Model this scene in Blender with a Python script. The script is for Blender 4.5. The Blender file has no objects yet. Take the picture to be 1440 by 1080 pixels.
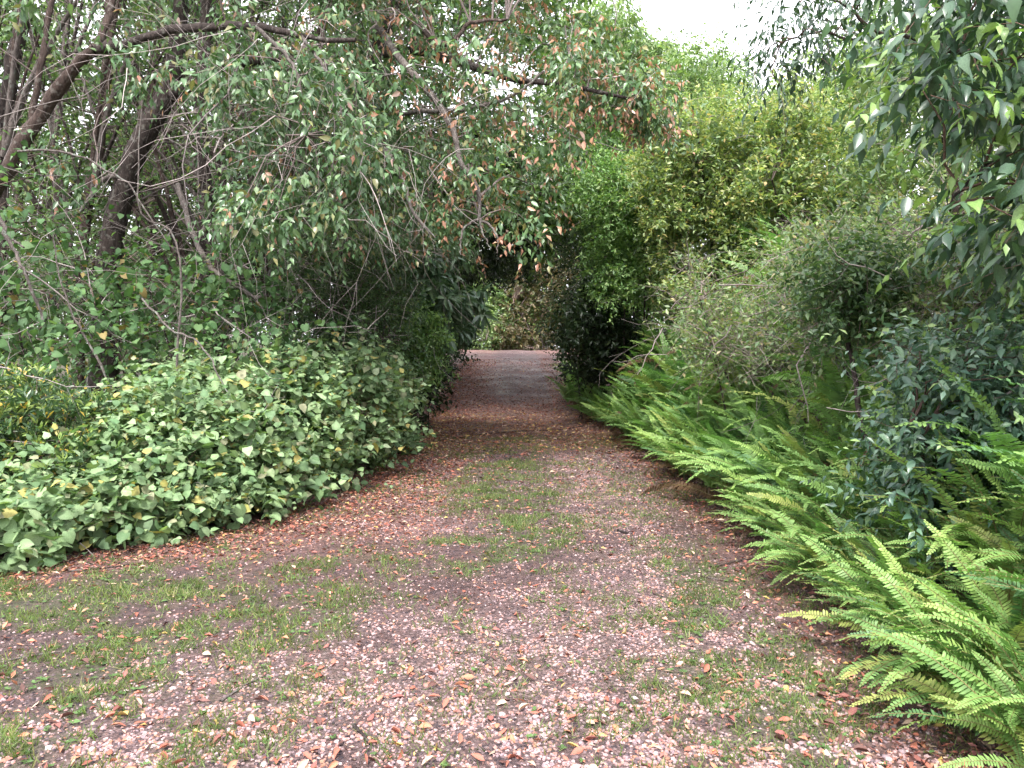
import bpy, math
import numpy as np
from mathutils import Matrix

# ------------------------------------------------------------------ camera, sky, sun, exposure
sc = bpy.context.scene
COL = sc.collection
FPX = 1080.0                       # focal length in pixels of the 1440 px wide frame
PITCH = math.radians(2.65)
EYE = 1.6
cam_data = bpy.data.cameras.new('camera'); cam = bpy.data.objects.new('camera', cam_data); COL.objects.link(cam)
cam_data.sensor_width = 36.0; cam_data.lens = 36.0 * FPX / 1440.0
cam_data.clip_start = 0.05; cam_data.clip_end = 2000
cam.location = (0, 0, EYE); cam.rotation_euler = (math.pi/2 - PITCH, 0, 0)
sc.camera = cam

SUN_EL, SUN_AZ = 57.0, 190.0       # degrees; azimuth clockwise from +Y (sun behind the camera)
w = bpy.data.worlds.new('World'); sc.world = w; w.use_nodes = True
nt = w.node_tree; nt.nodes.clear()
wo = nt.nodes.new('ShaderNodeOutputWorld'); bg = nt.nodes.new('ShaderNodeBackground')
sky = nt.nodes.new('ShaderNodeTexSky'); sky.sky_type = 'NISHITA'; sky.sun_disc = False
sky.sun_elevation = math.radians(SUN_EL); sky.sun_rotation = math.radians(SUN_AZ)
sky.dust_density = 3.0; sky.air_density = 1.2; sky.ozone_density = 1.0
mixc = nt.nodes.new('ShaderNodeMix'); mixc.data_type = 'RGBA'; mixc.inputs[0].default_value = 0.86
tc = nt.nodes.new('ShaderNodeTexCoord'); cn = nt.nodes.new('ShaderNodeTexNoise'); cn.inputs['Scale'].default_value = 2.2; cn.inputs['Detail'].default_value = 6
cr = nt.nodes.new('ShaderNodeValToRGB')
cr.color_ramp.elements[0].position = 0.3; cr.color_ramp.elements[0].color = (8.8, 8.75, 9.6, 1)
cr.color_ramp.elements[1].position = 0.7; cr.color_ramp.elements[1].color = (11.1, 11.0, 11.5, 1)
nt.links.new(tc.outputs['Generated'], cn.inputs['Vector']); nt.links.new(cn.outputs['Fac'], cr.inputs[0])
nt.links.new(sky.outputs[0], mixc.inputs[6]); nt.links.new(cr.outputs[0], mixc.inputs[7])
nt.links.new(mixc.outputs[2], bg.inputs[0]); nt.links.new(bg.outputs[0], wo.inputs[0])
bg.inputs[1].default_value = 0.06
sd = bpy.data.lights.new('sun', 'SUN'); so = bpy.data.objects.new('sun', sd); COL.objects.link(so)
sd.energy = 1.5; sd.angle = math.radians(12); sd.color = (1.0, 0.965, 0.90)
so.rotation_euler = (math.radians(90 - SUN_EL), 0, -math.radians(SUN_AZ) + math.pi)
so.location = (0, -5, 30)
vs = sc.view_settings
sc.display_settings.display_device = 'sRGB'
vs.view_transform = 'Standard'; vs.look = 'None'; vs.exposure = 2.5; vs.gamma = 1.0; vs.use_curve_mapping = False
cy = sc.cycles
cy.use_light_tree = False; cy.max_bounces = 4; cy.diffuse_bounces = 3; cy.glossy_bounces = 2; cy.transmission_bounces = 4; cy.transparent_max_bounces = 4
cy.caustics_reflective = False; cy.caustics_refractive = False
cy.use_denoising = True; cy.use_adaptive_sampling = True; cy.adaptive_threshold = 0.02
try: cy.denoiser = 'OPENIMAGEDENOISE'
except Exception: pass

# ------------------------------------------------------------------ helpers
rng = np.random.default_rng(11)
def P(px, py, d):
    """World point seen at pixel (px,py) of the 1440x1080 frame, d metres ahead of the camera."""
    cx, cyy = (px - 720) / FPX, (540 - py) / FPX
    y = math.cos(PITCH) + cyy * math.sin(PITCH); z = -math.sin(PITCH) + cyy * math.cos(PITCH)
    k = d / y
    return np.array([cx * k, d, EYE + z * k])
def proj(p):
    """Pixels of world points (N,3)."""
    q = p - np.array([0, 0, EYE])
    dep = q[:, 1] * math.cos(PITCH) - q[:, 2] * math.sin(PITCH)
    up = q[:, 1] * math.sin(PITCH) + q[:, 2] * math.cos(PITCH)
    dep = np.maximum(dep, 0.05)
    return np.stack([720 + FPX * q[:, 0] / dep, 540 - FPX * up / dep, dep], 1)
def nrm(a): return a / np.maximum(np.linalg.norm(a, axis=-1, keepdims=True), 1e-9)
def sstep(a, b, x):
    t = np.clip((np.asarray(x, float) - a) / (b - a), 0, 1); return t * t * (3 - 2 * t)
_perm = np.random.default_rng(5).random((64, 64))
def vnoise(x, y):
    x = np.asarray(x, float); y = np.asarray(y, float)
    xi = np.floor(x).astype(int); yi = np.floor(y).astype(int); fx = x - xi; fy = y - yi
    fx = fx * fx * (3 - 2 * fx); fy = fy * fy * (3 - 2 * fy)
    g = lambda a, b: _perm[a % 64, b % 64]
    return (g(xi, yi) * (1 - fx) + g(xi + 1, yi) * fx) * (1 - fy) + (g(xi, yi + 1) * (1 - fx) + g(xi + 1, yi + 1) * fx) * fy
def fbm(x, y, o=4):
    s = 0; a = .5; t = 0
    for k in range(o):
        s = s + a * vnoise(x * 2 ** k + 17.3 * k, y * 2 ** k - 9.1 * k); t += a; a *= .55
    return s / t
def tag(o, label=None, cat=None, group=None, kind=None):
    if label: o['label'] = label
    if cat: o['category'] = cat
    if group: o['group'] = group
    if kind: o['kind'] = kind
    return o
def empty(name, loc):
    o = bpy.data.objects.new(name, None); COL.objects.link(o); o.location = tuple(float(v) for v in loc); o.empty_display_size = .1
    return o
class MB:
    """Collects faces as numpy arrays and links them as one mesh object."""
    def __init__(s): s.v = []; s.l = []; s.t = []; s.c = []; s.n = 0; s.m = []
    def add(s, v, loops, totals, col, mat=0):
        s.v.append(v.reshape(-1, 3)); s.l.append(loops.ravel() + s.n); s.t.append(np.asarray(totals)); s.n += len(s.v[-1])
        s.c.append(np.broadcast_to(col, (len(s.v[-1]), 3))); s.m.append(np.full(len(totals), mat))
    def mesh(s, name, mats, smooth=True, origin=(0, 0, 0)):
        me = bpy.data.meshes.new(name)
        v = np.concatenate(s.v) - np.asarray(origin, float); l = np.concatenate(s.l); t = np.concatenate(s.t)
        me.vertices.add(len(v)); me.vertices.foreach_set('co', v.ravel().astype(np.float32))
        me.loops.add(len(l)); me.loops.foreach_set('vertex_index', l.astype(np.int32))
        me.polygons.add(len(t)); st = np.concatenate([[0], np.cumsum(t)[:-1]]); me.polygons.foreach_set('loop_start', st.astype(np.int32))
        me.polygons.foreach_set('use_smooth', np.full(len(t), smooth, dtype=bool))
        for m in (mats if isinstance(mats, (list, tuple)) else [mats]): me.materials.append(m)
        mi = np.concatenate(s.m)
        if mi.any(): me.polygons.foreach_set('material_index', mi.astype(np.int32))
        c = np.concatenate(s.c); c4 = np.ones((len(v), 4), np.float32); c4[:, :3] = c
        at = me.attributes.new('tint', 'FLOAT_COLOR', 'POINT'); at.data.foreach_set('color', c4.ravel())
        me.update(calc_edges=True); me.validate()
        return me
    def build(s, name, mats, parent=None, smooth=True, kind=None):
        org = np.array(parent.location) if parent is not None else np.zeros(3)
        if parent is not None and parent.parent is not None: org = org + np.array(parent.parent.location)
        o = bpy.data.objects.new(name, s.mesh(name, mats, smooth, org)); COL.objects.link(o)
        if parent is not None: o.parent = parent
        if kind: o['kind'] = kind
        return o
def tubes(mb, pts, rad, S=3, col=(1, 1, 1), mat=0):
    """pts (N,P,3), rad (N,P): N tapered tubes."""
    N, Pn, _ = pts.shape
    tan = np.empty_like(pts); tan[:, 1:-1] = pts[:, 2:] - pts[:, :-2]; tan[:, 0] = pts[:, 1] - pts[:, 0]; tan[:, -1] = pts[:, -1] - pts[:, -2]
    tan = nrm(tan)
    ref = np.where(np.abs(nrm(pts[:, -1] - pts[:, 0])[:, None, 2:3]) > .8, np.array([1., .17, 0]), np.array([0.1, 0, 1.]))
    u = nrm(np.cross(tan, np.broadcast_to(ref, tan.shape))); vv = np.cross(tan, u)
    a = np.arange(S) / S * 2 * math.pi
    ring = u[:, :, None] * np.cos(a)[None, None, :, None] + vv[:, :, None] * np.sin(a)[None, None, :, None]
    ver = pts[:, :, None] + ring * rad[:, :, None, None]
    idx = np.arange(N * Pn * S).reshape(N, Pn, S); nx = np.roll(idx, -1, 2)
    q = np.stack([idx[:, :-1], nx[:, :-1], nx[:, 1:], idx[:, 1:]], -1).reshape(-1, 4)
    c = np.asarray(col, float)
    if c.ndim == 2: c = np.repeat(c, Pn * S, 0)
    mb.add(ver.reshape(-1, 3), q, np.full(len(q), 4), c, mat)
def smooth_line(pts, n):
    """Catmull-Rom through pts."""
    p = np.asarray(pts, float)
    if len(p) == 2: t = np.linspace(0, 1, n)[:, None]; return p[0] * (1 - t) + p[1] * t
    e = np.vstack([2 * p[0] - p[1], p, 2 * p[-1] - p[-2]]); out = []
    for s in np.linspace(0, len(p) - 1 - 1e-6, n):
        i = int(s); t = s - i; a, b, c, d = e[i:i + 4]
        out.append(.5 * (2 * b + (c - a) * t + (2 * a - 5 * b + 4 * c - d) * t * t + (3 * b - a - 3 * c + d) * t ** 3))
    return np.array(out)
def limb_mesh(mb, line, r0, r1, S=9, seed=0, knob=.12):
    g = np.random.default_rng(seed); n = len(line); t = np.linspace(0, 1, n)
    r = (r0 * (1 - t) ** .8 + r1 * (1 - (1 - t) ** .8)) * (1 + knob * (g.random(n) - .5) * 2)
    a = np.arange(S) / S * 2 * math.pi
    tan = nrm(np.gradient(line, axis=0)); ref = np.array([0.13, 1., 0.21]); u = nrm(np.cross(tan, ref)); v = np.cross(tan, u)
    bump = 1 + .16 * (g.random((n, S)) - .5) + .10 * np.sin(a * 2 + g.random() * 6)[None]
    ver = line[:, None] + (u[:, None] * np.cos(a)[None, :, None] + v[:, None] * np.sin(a)[None, :, None]) * (r[:, None] * bump)[..., None]
    idx = np.arange(n * S).reshape(n, S); nx = np.roll(idx, -1, 1)
    q = np.stack([idx[:-1], nx[:-1], nx[1:], idx[1:]], -1).reshape(-1, 4)
    mb.add(ver.reshape(-1, 3), q, np.full(len(q), 4), (1, 1, 1))

# ------------------------------------------------------------------ materials
def new_mat(name):
    m = bpy.data.materials.new(name); m.use_nodes = True; m.node_tree.nodes.clear(); return m, m.node_tree.nodes, m.node_tree.links
def leaf_mat(name, rough=.45, spec=.4, trans=.32, tmul=(1.25, 1.35, .6), noise=30., var=.35, bumpy=0.0):
    m, n, l = new_mat(name)
    out = n.new('ShaderNodeOutputMaterial'); at = n.new('ShaderNodeAttribute'); at.attribute_name = 'tint'
    tx = n.new('ShaderNodeTexCoord'); nz = n.new('ShaderNodeTexNoise'); nz.inputs['Scale'].default_value = noise; nz.inputs['Detail'].default_value = 3
    l.new(tx.outputs['Object'], nz.inputs['Vector'])
    mr = n.new('ShaderNodeMapRange'); mr.inputs[1].default_value = .3; mr.inputs[2].default_value = .7; mr.inputs[3].default_value = 1 - var; mr.inputs[4].default_value = 1 + var
    l.new(nz.outputs['Fac'], mr.inputs[0])
    mul = n.new('ShaderNodeVectorMath'); mul.operation = 'SCALE'; l.new(at.outputs['Color'], mul.inputs[0])
    if var: l.new(mr.outputs[0], mul.inputs['Scale'])
    else: mul.inputs['Scale'].default_value = 1.
    p = n.new('ShaderNodeBsdfPrincipled'); l.new(mul.outputs[0], p.inputs['Base Color']); p.inputs['Roughness'].default_value = rough
    p.inputs['Specular IOR Level'].default_value = spec
    tm = n.new('ShaderNodeVectorMath'); tm.operation = 'MULTIPLY'; l.new(mul.outputs[0], tm.inputs[0]); tm.inputs[1].default_value = tmul
    t = n.new('ShaderNodeBsdfTranslucent'); l.new(tm.outputs[0], t.inputs['Color'])
    mx = n.new('ShaderNodeMixShader'); mx.inputs[0].default_value = trans
    l.new(p.outputs[0], mx.inputs[1]); l.new(t.outputs[0], mx.inputs[2]); l.new(mx.outputs[0], out.inputs[0])
    return m
def bark_mat(name, c0, c1, c2, scale=26., lichen=.5):
    m, n, l = new_mat(name)
    out = n.new('ShaderNodeOutputMaterial'); p = n.new('ShaderNodeBsdfPrincipled'); l.new(p.outputs[0], out.inputs[0])
    tx = n.new('ShaderNodeTexCoord'); mp = n.new('ShaderNodeMapping'); mp.inputs['Scale'].default_value = (1, 1, .35)
    l.new(tx.outputs['Object'], mp.inputs[0])
    n1 = n.new('ShaderNodeTexNoise'); n1.inputs['Scale'].default_value = scale; n1.inputs['Detail'].default_value = 6; n1.inputs['Roughness'].default_value = .7; l.new(mp.outputs[0], n1.inputs[0])
    r1 = n.new('ShaderNodeValToRGB'); r1.color_ramp.elements[0].position = .32; r1.color_ramp.elements[0].color = (*c0, 1); r1.color_ramp.elements[1].position = .68; r1.color_ramp.elements[1].color = (*c1, 1)
    l.new(n1.outputs['Fac'], r1.inputs[0])
    n2 = n.new('ShaderNodeTexNoise'); n2.inputs['Scale'].default_value = scale * .6; n2.inputs['Detail'].default_value = 5; l.new(tx.outputs['Object'], n2.inputs[0])
    r2 = n.new('ShaderNodeMapRange'); r2.inputs[1].default_value = .56; r2.inputs[2].default_value = .64; r2.inputs[4].default_value = lichen; l.new(n2.outputs['Fac'], r2.inputs[0])
    mx = n.new('ShaderNodeMix'); mx.data_type = 'RGBA'; l.new(r2.outputs[0], mx.inputs[0]); l.new(r1.outputs[0], mx.inputs[6]); mx.inputs[7].default_value = (*c2, 1)
    l.new(mx.outputs[2], p.inputs['Base Color']); p.inputs['Roughness'].default_value = .9; p.inputs['Specular IOR Level'].default_value = .2
    b = n.new('ShaderNodeBump'); b.inputs['Strength'].default_value = 1.0; b.inputs['Distance'].default_value = .05; l.new(n1.outputs['Fac'], b.inputs['Height']); l.new(b.outputs[0], p.inputs['Normal'])
    return m
def tint_mat(name, rough=.8, spec=.3, noise=60., var=.3, bump=0., bscale=200.):
    m, n, l = new_mat(name)
    out = n.new('ShaderNodeOutputMaterial'); p = n.new('ShaderNodeBsdfPrincipled'); l.new(p.outputs[0], out.inputs[0])
    at = n.new('ShaderNodeAttribute'); at.attribute_name = 'tint'
    tx = n.new('ShaderNodeTexCoord'); nz = n.new('ShaderNodeTexNoise'); nz.inputs['Scale'].default_value = noise; l.new(tx.outputs['Object'], nz.inputs[0])
    mr = n.new('ShaderNodeMapRange'); mr.inputs[1].default_value = .3; mr.inputs[2].default_value = .7; mr.inputs[3].default_value = 1 - var; mr.inputs[4].default_value = 1 + var; l.new(nz.outputs['Fac'], mr.inputs[0])
    mul = n.new('ShaderNodeVectorMath'); mul.operation = 'SCALE'; l.new(at.outputs['Color'], mul.inputs[0]); l.new(mr.outputs[0], mul.inputs['Scale'])
    l.new(mul.outputs[0], p.inputs['Base Color']); p.inputs['Roughness'].default_value = rough; p.inputs['Specular IOR Level'].default_value = spec
    return m
M = dict(
    glossy=leaf_mat('glossy_leaf', .36, .6, .24, var=.3), broad=leaf_mat('soft_broad_leaf', .6, .3, .32, var=.28, noise=22.),
    small=leaf_mat('small_leaf', .45, .5, .36, var=0), fern=leaf_mat('fern_leaf', .48, .4, .32, (.9, 1.3, .6), noise=9., var=.22),
    near=leaf_mat('near_glossy_leaf', .36, .65, .26, noise=16., var=.25),
    grass=leaf_mat('grass_blade', .5, .3, .4, noise=3., var=.3), dead=leaf_mat('dead_leaf', .6, .3, .12, (1.2, 1, .8), noise=40., var=.35),
    bark=bark_mat('dark_bark', (.020, .016, .015), (.085, .066, .060), (.22, .21, .19)),
    bark_red=bark_mat('reddish_bark', (.038, .027, .024), (.125, .090, .078), (.24, .22, .2)),
    bark_pale=bark_mat('pale_bark', (.07, .058, .053), (.24, .205, .19), (.27, .31, .27), 30.),
    twig=tint_mat('twig', .85, .25), pebble=tint_mat('pebble', .7, .2, 90., .25), rib=tint_mat('frond_midrib', .6, .3),
)

# ------------------------------------------------------------------ leaf templates (length along +Y, width along X, normal +Z)
def leaf_shape(stations, fold=.25, curl=.3, tipdrop=0., wav=0., seed=0):
    """stations: list of (t, halfwidth). First and last are points. Returns verts, faces, shade."""
    g = np.random.default_rng(seed); V = []; F = []; sh = []
    def z(t, x): return -curl * t * t * .5 + abs(x) * fold + wav * (g.random() - .5)
    V.append((0, 0, 0)); sh.append(1.15); rows = []
    for (t, hw) in stations[1:-1]:
        i = len(V); V += [(-hw, t, z(t, hw)), (0, t, z(t, 0)), (hw, t, z(t, hw))]; sh += [.95, 1.22, .95]; rows.append(i)
    V.append((0, stations[-1][0], z(stations[-1][0], 0) - tipdrop)); sh.append(1.05); tip = len(V) - 1
    a = rows[0]; F += [(0, a + 1, a), (0, a + 2, a + 1)]
    for a, b in zip(rows[:-1], rows[1:]): F += [(a, a + 1, b + 1, b), (a + 1, a + 2, b + 2, b + 1)]
    a = rows[-1]; F += [(a, a + 1, tip), (a + 1, a + 2, tip)]
    return np.array(V, float), F, np.array(sh)
def heart_shape(curl, fold, seed):
    g = np.random.default_rng(seed)
    st = [(-.10, .22), (.12, .40), (.40, .45), (.68, .33), (.88, .15)]
    V = [(0, .02, 0)]; F = []; sh = [1.2]; L = []; R = []; Mi = []
    for (t, hw) in st:
        zz = -curl * t * t * .5
        j = lambda: .03 * (g.random() - .5)
        L.append(len(V)); V.append((-hw + j(), t + j(), zz + hw * fold + j() * 1.5)); sh.append(.96)
        R.append(len(V)); V.append((hw + j(), t + j(), zz + hw * fold + j() * 1.5)); sh.append(.96)
        if t > 0: Mi.append(len(V)); V.append((0, t, zz)); sh.append(1.2)
    V.append((0, 1.0, -curl * .55)); tip = len(V) - 1; sh.append(1.05)
    F += [(0, L[1], L[0]), (0, R[0], R[1]), (0, Mi[0], L[1]), (0, R[1], Mi[0])]
    for k in range(3): F += [(Mi[k], Mi[k + 1], L[k + 2], L[k + 1]), (Mi[k], R[k + 1], R[k + 2], Mi[k + 1])]
    F += [(Mi[3], tip, L[4]), (Mi[3], R[4], tip)]
    return np.array(V, float), F, np.array(sh)
def kite(wd, fold, curl=.2, mid=.42):
    V = np.array([(0, 0, 0), (-wd, mid, wd * fold - curl * .1), (0, 1, -curl * .5), (wd, mid, wd * fold - curl * .1)], float)
    return V, [(0, 2, 1), (0, 3, 2)], np.array([1.15, .92, 1.1, .92])
T_OVATE = [leaf_shape([(0, 0), (.22, .20), (.52, .23), (.80, .11), (1, 0)], .30, c, .05) for c in (.15, .45, .8)]
T_LANCE = [leaf_shape([(0, 0), (.2, .10), (.5, .14), (.8, .08), (1, 0)], .35, c, .04) for c in (.3, .7, 1.1)]
T_OBOV = [leaf_shape([(0, 0), (.3, .11), (.68, .17), (.9, .11), (1, 0)], .25, c) for c in (.1, .4)]
T_HEART = [heart_shape(c, f, s) for c, f, s in ((.2, .12, 1), (.5, .2, 2), (.8, -.05, 3), (.35, .35, 4))]
T_KITE = [kite(.22, .5), kite(.26, .2, .5), kite(.19, .9, .3)]
T_NARROW = [kite(.13, .5), kite(.15, .3, .6, .5)]
T_ROUND = [kite(.34, .3, .3, .5), kite(.30, .6, .4, .5)]
T_DEAD = [leaf_shape([(0, 0), (.22, .19), (.52, .22), (.80, .11), (1, 0)], f, c, .05, .10, s) for f, c, s in ((.8, -.6, 1), (.2, .9, 2), (1.1, .3, 3), (-.5, .5, 4))]

def leaf4(w, fold, curl, mid=.42):
    V = np.array([(0, 0, 0), (-w, mid, w * fold - curl * .1), (0, mid, -curl * .12), (w, mid, w * fold - curl * .1), (0, 1, -curl * .5)], float)
    return V, [(0, 2, 1), (0, 3, 2), (1, 2, 4), (2, 3, 4)], np.array([1.12, .93, 1.2, .93, 1.05])
def heart6(w, curl, fold):
    V = np.array([(0, 0, 0), (-w * .9, .06, w * fold), (-w, .46, w * fold - curl * .12), (0, 1, -curl * .5), (w, .46, w * fold - curl * .12), (w * .9, .06, w * fold), (0, .42, -curl * .1)], float)
    return V, [(0, 6, 1), (1, 6, 2), (2, 6, 3), (6, 4, 3), (6, 5, 4), (6, 0, 5)], np.array([1.15, .95, .95, 1.05, .95, .95, 1.2])
T_HEART_LOW = [heart6(.42, .2, .12), heart6(.44, .5, .2), heart6(.42, .8, -.05), heart6(.41, .35, .35)]
T_OBOV_LOW = [leaf4(.15, .3, .1, .62), leaf4(.15, .3, .4, .62)]
T_DEAD_LOW = [leaf4(.2, .8, -.6), leaf4(.22, .2, .9), leaf4(.19, 1.1, .3), leaf4(.22, -.5, .5)]
T_OVATE_LOW = [leaf4(.23, .35, .15), leaf4(.23, .35, .5), leaf4(.23, .35, .9)]
class Leaves:
    """A cloud of leaves: position, rotation, size, colour and template number."""
    def __init__(s): s.p = []; s.R = []; s.s = []; s.c = []; s.k = []
    def add(s, p, d, n, size, ci, k):
        y = nrm(d); x = nrm(np.cross(y, n)); z = np.cross(x, y)
        s.p.append(p); s.R.append(np.stack([x, y, z], -1)); s.s.append(size); s.c.append(ci); s.k.append(k)
    def cat(s):
        return [np.concatenate(a) if len(a) else np.zeros((0,)) for a in (s.p, s.R, s.s, s.c, s.k)]
def leaf_faces(mb, tpl, p, R, s, tint):
    V, F, sh = tpl; N = len(p)
    if N == 0: return
    ver = p[:, None] + np.einsum('nij,kj->nki', R, V) * s[:, None, None]
    tot = np.array([len(f) for f in F]); fl = np.concatenate([np.array(f) for f in F])
    loops = (np.arange(N) * len(V))[:, None] + fl[None]
    mb.add(ver, loops, np.tile(tot, N), (tint[:, None] * sh[None, :, None]).reshape(-1, 3))
_vcache = {}
def single_mesh(key, tpl, color, mat):
    k = (key, tuple(np.round(color, 4)), mat.name)
    if k not in _vcache:
        mb = MB(); V, F, sh = tpl
        leaf_faces(mb, tpl, np.zeros((1, 3)), np.eye(3)[None], np.ones(1), np.array([color]))
        _vcache[k] = mb.mesh('leaf', mat)
    return _vcache[k]
def place_leaves(L, sp, parent, part, n_single=0, seed=0):
    """The nearest n_single leaves in the frame become parts of their own, all others one part of kind stuff."""
    p, R, s, ci, k = L.cat(); g = np.random.default_rng(seed); pal = np.array(sp['pal'])
    single = np.zeros(len(p), bool)
    if n_single:
        q = proj(p); ok = (q[:, 0] > -10) & (q[:, 0] < 1450) & (q[:, 1] > -10) & (q[:, 1] < 1090)
        score = np.where(ok, s / q[:, 2], 0); score = score * (1 + .1 * g.random(len(p)))
        # prefer the ones in front
        near = np.where(ok, q[:, 2], 1e9); order = np.argsort(near * (1 - .35 * s / s.max()))
        idx = order[:n_single]; idx = idx[ok[idx]]; single[idx] = True
        org = np.array(parent.location)
        for i in idx:
            me = single_mesh(sp['name'] + str(int(k[i])), sp['tpl'][int(k[i])], pal[int(ci[i])], M[sp['mat']])
            o = bpy.data.objects.new('leaf', me); COL.objects.link(o); o.parent = parent
            mt = np.eye(4); mt[:3, :3] = R[i] * s[i]; mt[:3, 3] = p[i] - org
            o.matrix_local = Matrix(mt.tolist())
    r = ~single; qd = proj(p)
    mb = MB()
    tint = pal[ci.astype(int)] * (1 + .35 * (g.random((len(p), 1)) - .5)) * (1 + .12 * (g.random((len(p), 3)) - .5))
    low = sp.get('low', sp['tpl'])
    for kk in range(len(sp['tpl'])):
        mk = r & (k == kk); tp = low[kk]
        if len(tp[1]) > 2:                              # leaves that show only a few pixels across need two faces
            tiny = (s * FPX / qd[:, 2] < 9.5) | (qd[:, 1] < -60) | (qd[:, 0] < -60) | (qd[:, 0] > 1500); wd = np.abs(tp[0][:, 0]).max()
            a_ = mk & tiny; leaf_faces(mb, kite(wd, .35, .3), p[a_], R[a_], s[a_], tint[a_]); mk = mk & ~tiny
        leaf_faces(mb, tp, p[mk], R[mk], s[mk], tint[mk])
    if mb.n: mb.build(part, M[sp['mat']], parent, kind='stuff')
    return len(p)

def grow_twigs(starts, dirs, lens, n, droop, wander, g):
    pts = [starts]; d = nrm(dirs); st = lens[:, None] / (n - 1)
    for i in range(n - 1):
        d = nrm(d + wander * g.normal(size=d.shape) + np.array([0, 0, -droop])); pts.append(pts[-1] + d * st)
    return np.stack(pts, 1)
def leaves_on(L, pts, sp, g):
    N, n, _ = pts.shape; m = sp['per']
    t = np.linspace(sp.get('t0', .25), 1., m)[None] + .06 * (g.random((N, m)) - .5); t = np.clip(t, 0, .999) * (n - 1)
    i = t.astype(int); f = (t - i)[..., None]; rows = np.arange(N)[:, None]
    a = pts[rows, i]; b = pts[rows, i + 1]; pos = a * (1 - f) + b * f; tan = nrm(b - a)
    ang = np.arange(m)[None] * 2.4 + g.random((N, 1)) * 6.28
    u = nrm(np.cross(tan, np.array([.2, .1, 1.]))); v = np.cross(tan, u)
    side = u * np.cos(ang)[..., None] + v * np.sin(ang)[..., None] * sp.get('flat', .6)
    d = tan * sp.get('fwd', .5) + side + np.array([0, 0, -sp.get('ldroop', .2)]) + sp.get('jit', .35) * g.normal(size=pos.shape)
    nn = np.array([0, 0, sp.get('upn', 1.)]) + sp.get('njit', .5) * g.normal(size=pos.shape) + side * .2
    nn = nn + np.array([0, -sp.get('face', 0.), 0])
    sz = sp['size'][0] + (sp['size'][1] - sp['size'][0]) * g.random((N, m)); sz = sz * (1 - .35 * (t / (n - 1)) ** 3)
    pw = np.array(sp['w'], float); pw /= pw.sum(); ci = g.choice(len(pw), size=(N, m), p=pw)
    if 'tip' in sp:                                     # young growth at some twig ends
        tipsel = (g.random((N, 1)) < sp['tip'][0]) & (t / (n - 1) > sp['tip'][2]); ci = np.where(tipsel, sp['tip'][1], ci)
    k = g.integers(0, len(sp['tpl']), size=(N, m))
    keep = g.random(N * m) < sp.get('keep', 1.)
    L.add(pos.reshape(-1, 3)[keep], d.reshape(-1, 3)[keep], nn.reshape(-1, 3)[keep], sz.ravel()[keep], ci.ravel()[keep], k.ravel()[keep])
def in_poly(x, y, poly):
    ins = np.zeros(len(x), bool); j = len(poly) - 1
    for i in range(len(poly)):
        xi, yi = poly[i]; xj, yj = poly[j]
        c = ((yi > y) != (yj > y)) & (x < (xj - xi) * (y - yi) / (yj - yi + 1e-12) + xi); ins ^= c; j = i
    return ins
def clumps(poly, n, d0, d1, r0, r1, g, squash=.75):
    """n crown clumps whose centres fall inside an outline, spread in depth from d0 to d1."""
    a = np.array(poly, float); out = []
    while len(out) < n:
        x = g.uniform(a[:, 0].min(), a[:, 0].max(), 400); y = g.uniform(a[:, 1].min(), a[:, 1].max(), 400); ok = in_poly(x, y, poly)
        for xx, yy in zip(x[ok], y[ok]):
            d = g.uniform(d0, d1); r = g.uniform(r0, r1); out.append((P(xx, yy, d), np.array([r, r, r * squash])))
            if len(out) == n: break
    return out
def wclumps(boxes, n, r0, r1, g, squash=.8, shell=0.):
    """n clumps inside world ellipsoids (centre, radii)."""
    out = []; vol = np.array([b[1][0] * b[1][1] * b[1][2] for b in boxes]) ** .7
    for i in range(n):
        b = boxes[g.choice(len(boxes), p=vol / vol.sum())]; v = nrm(g.normal(size=3)); rr = (shell + (1 - shell) * g.random()) ** .45
        c = np.array(b[0]) + v * np.array(b[1]) * rr; r = g.uniform(r0, r1); out.append((c, np.array([r, r, r * squash])))
    return out

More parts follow.
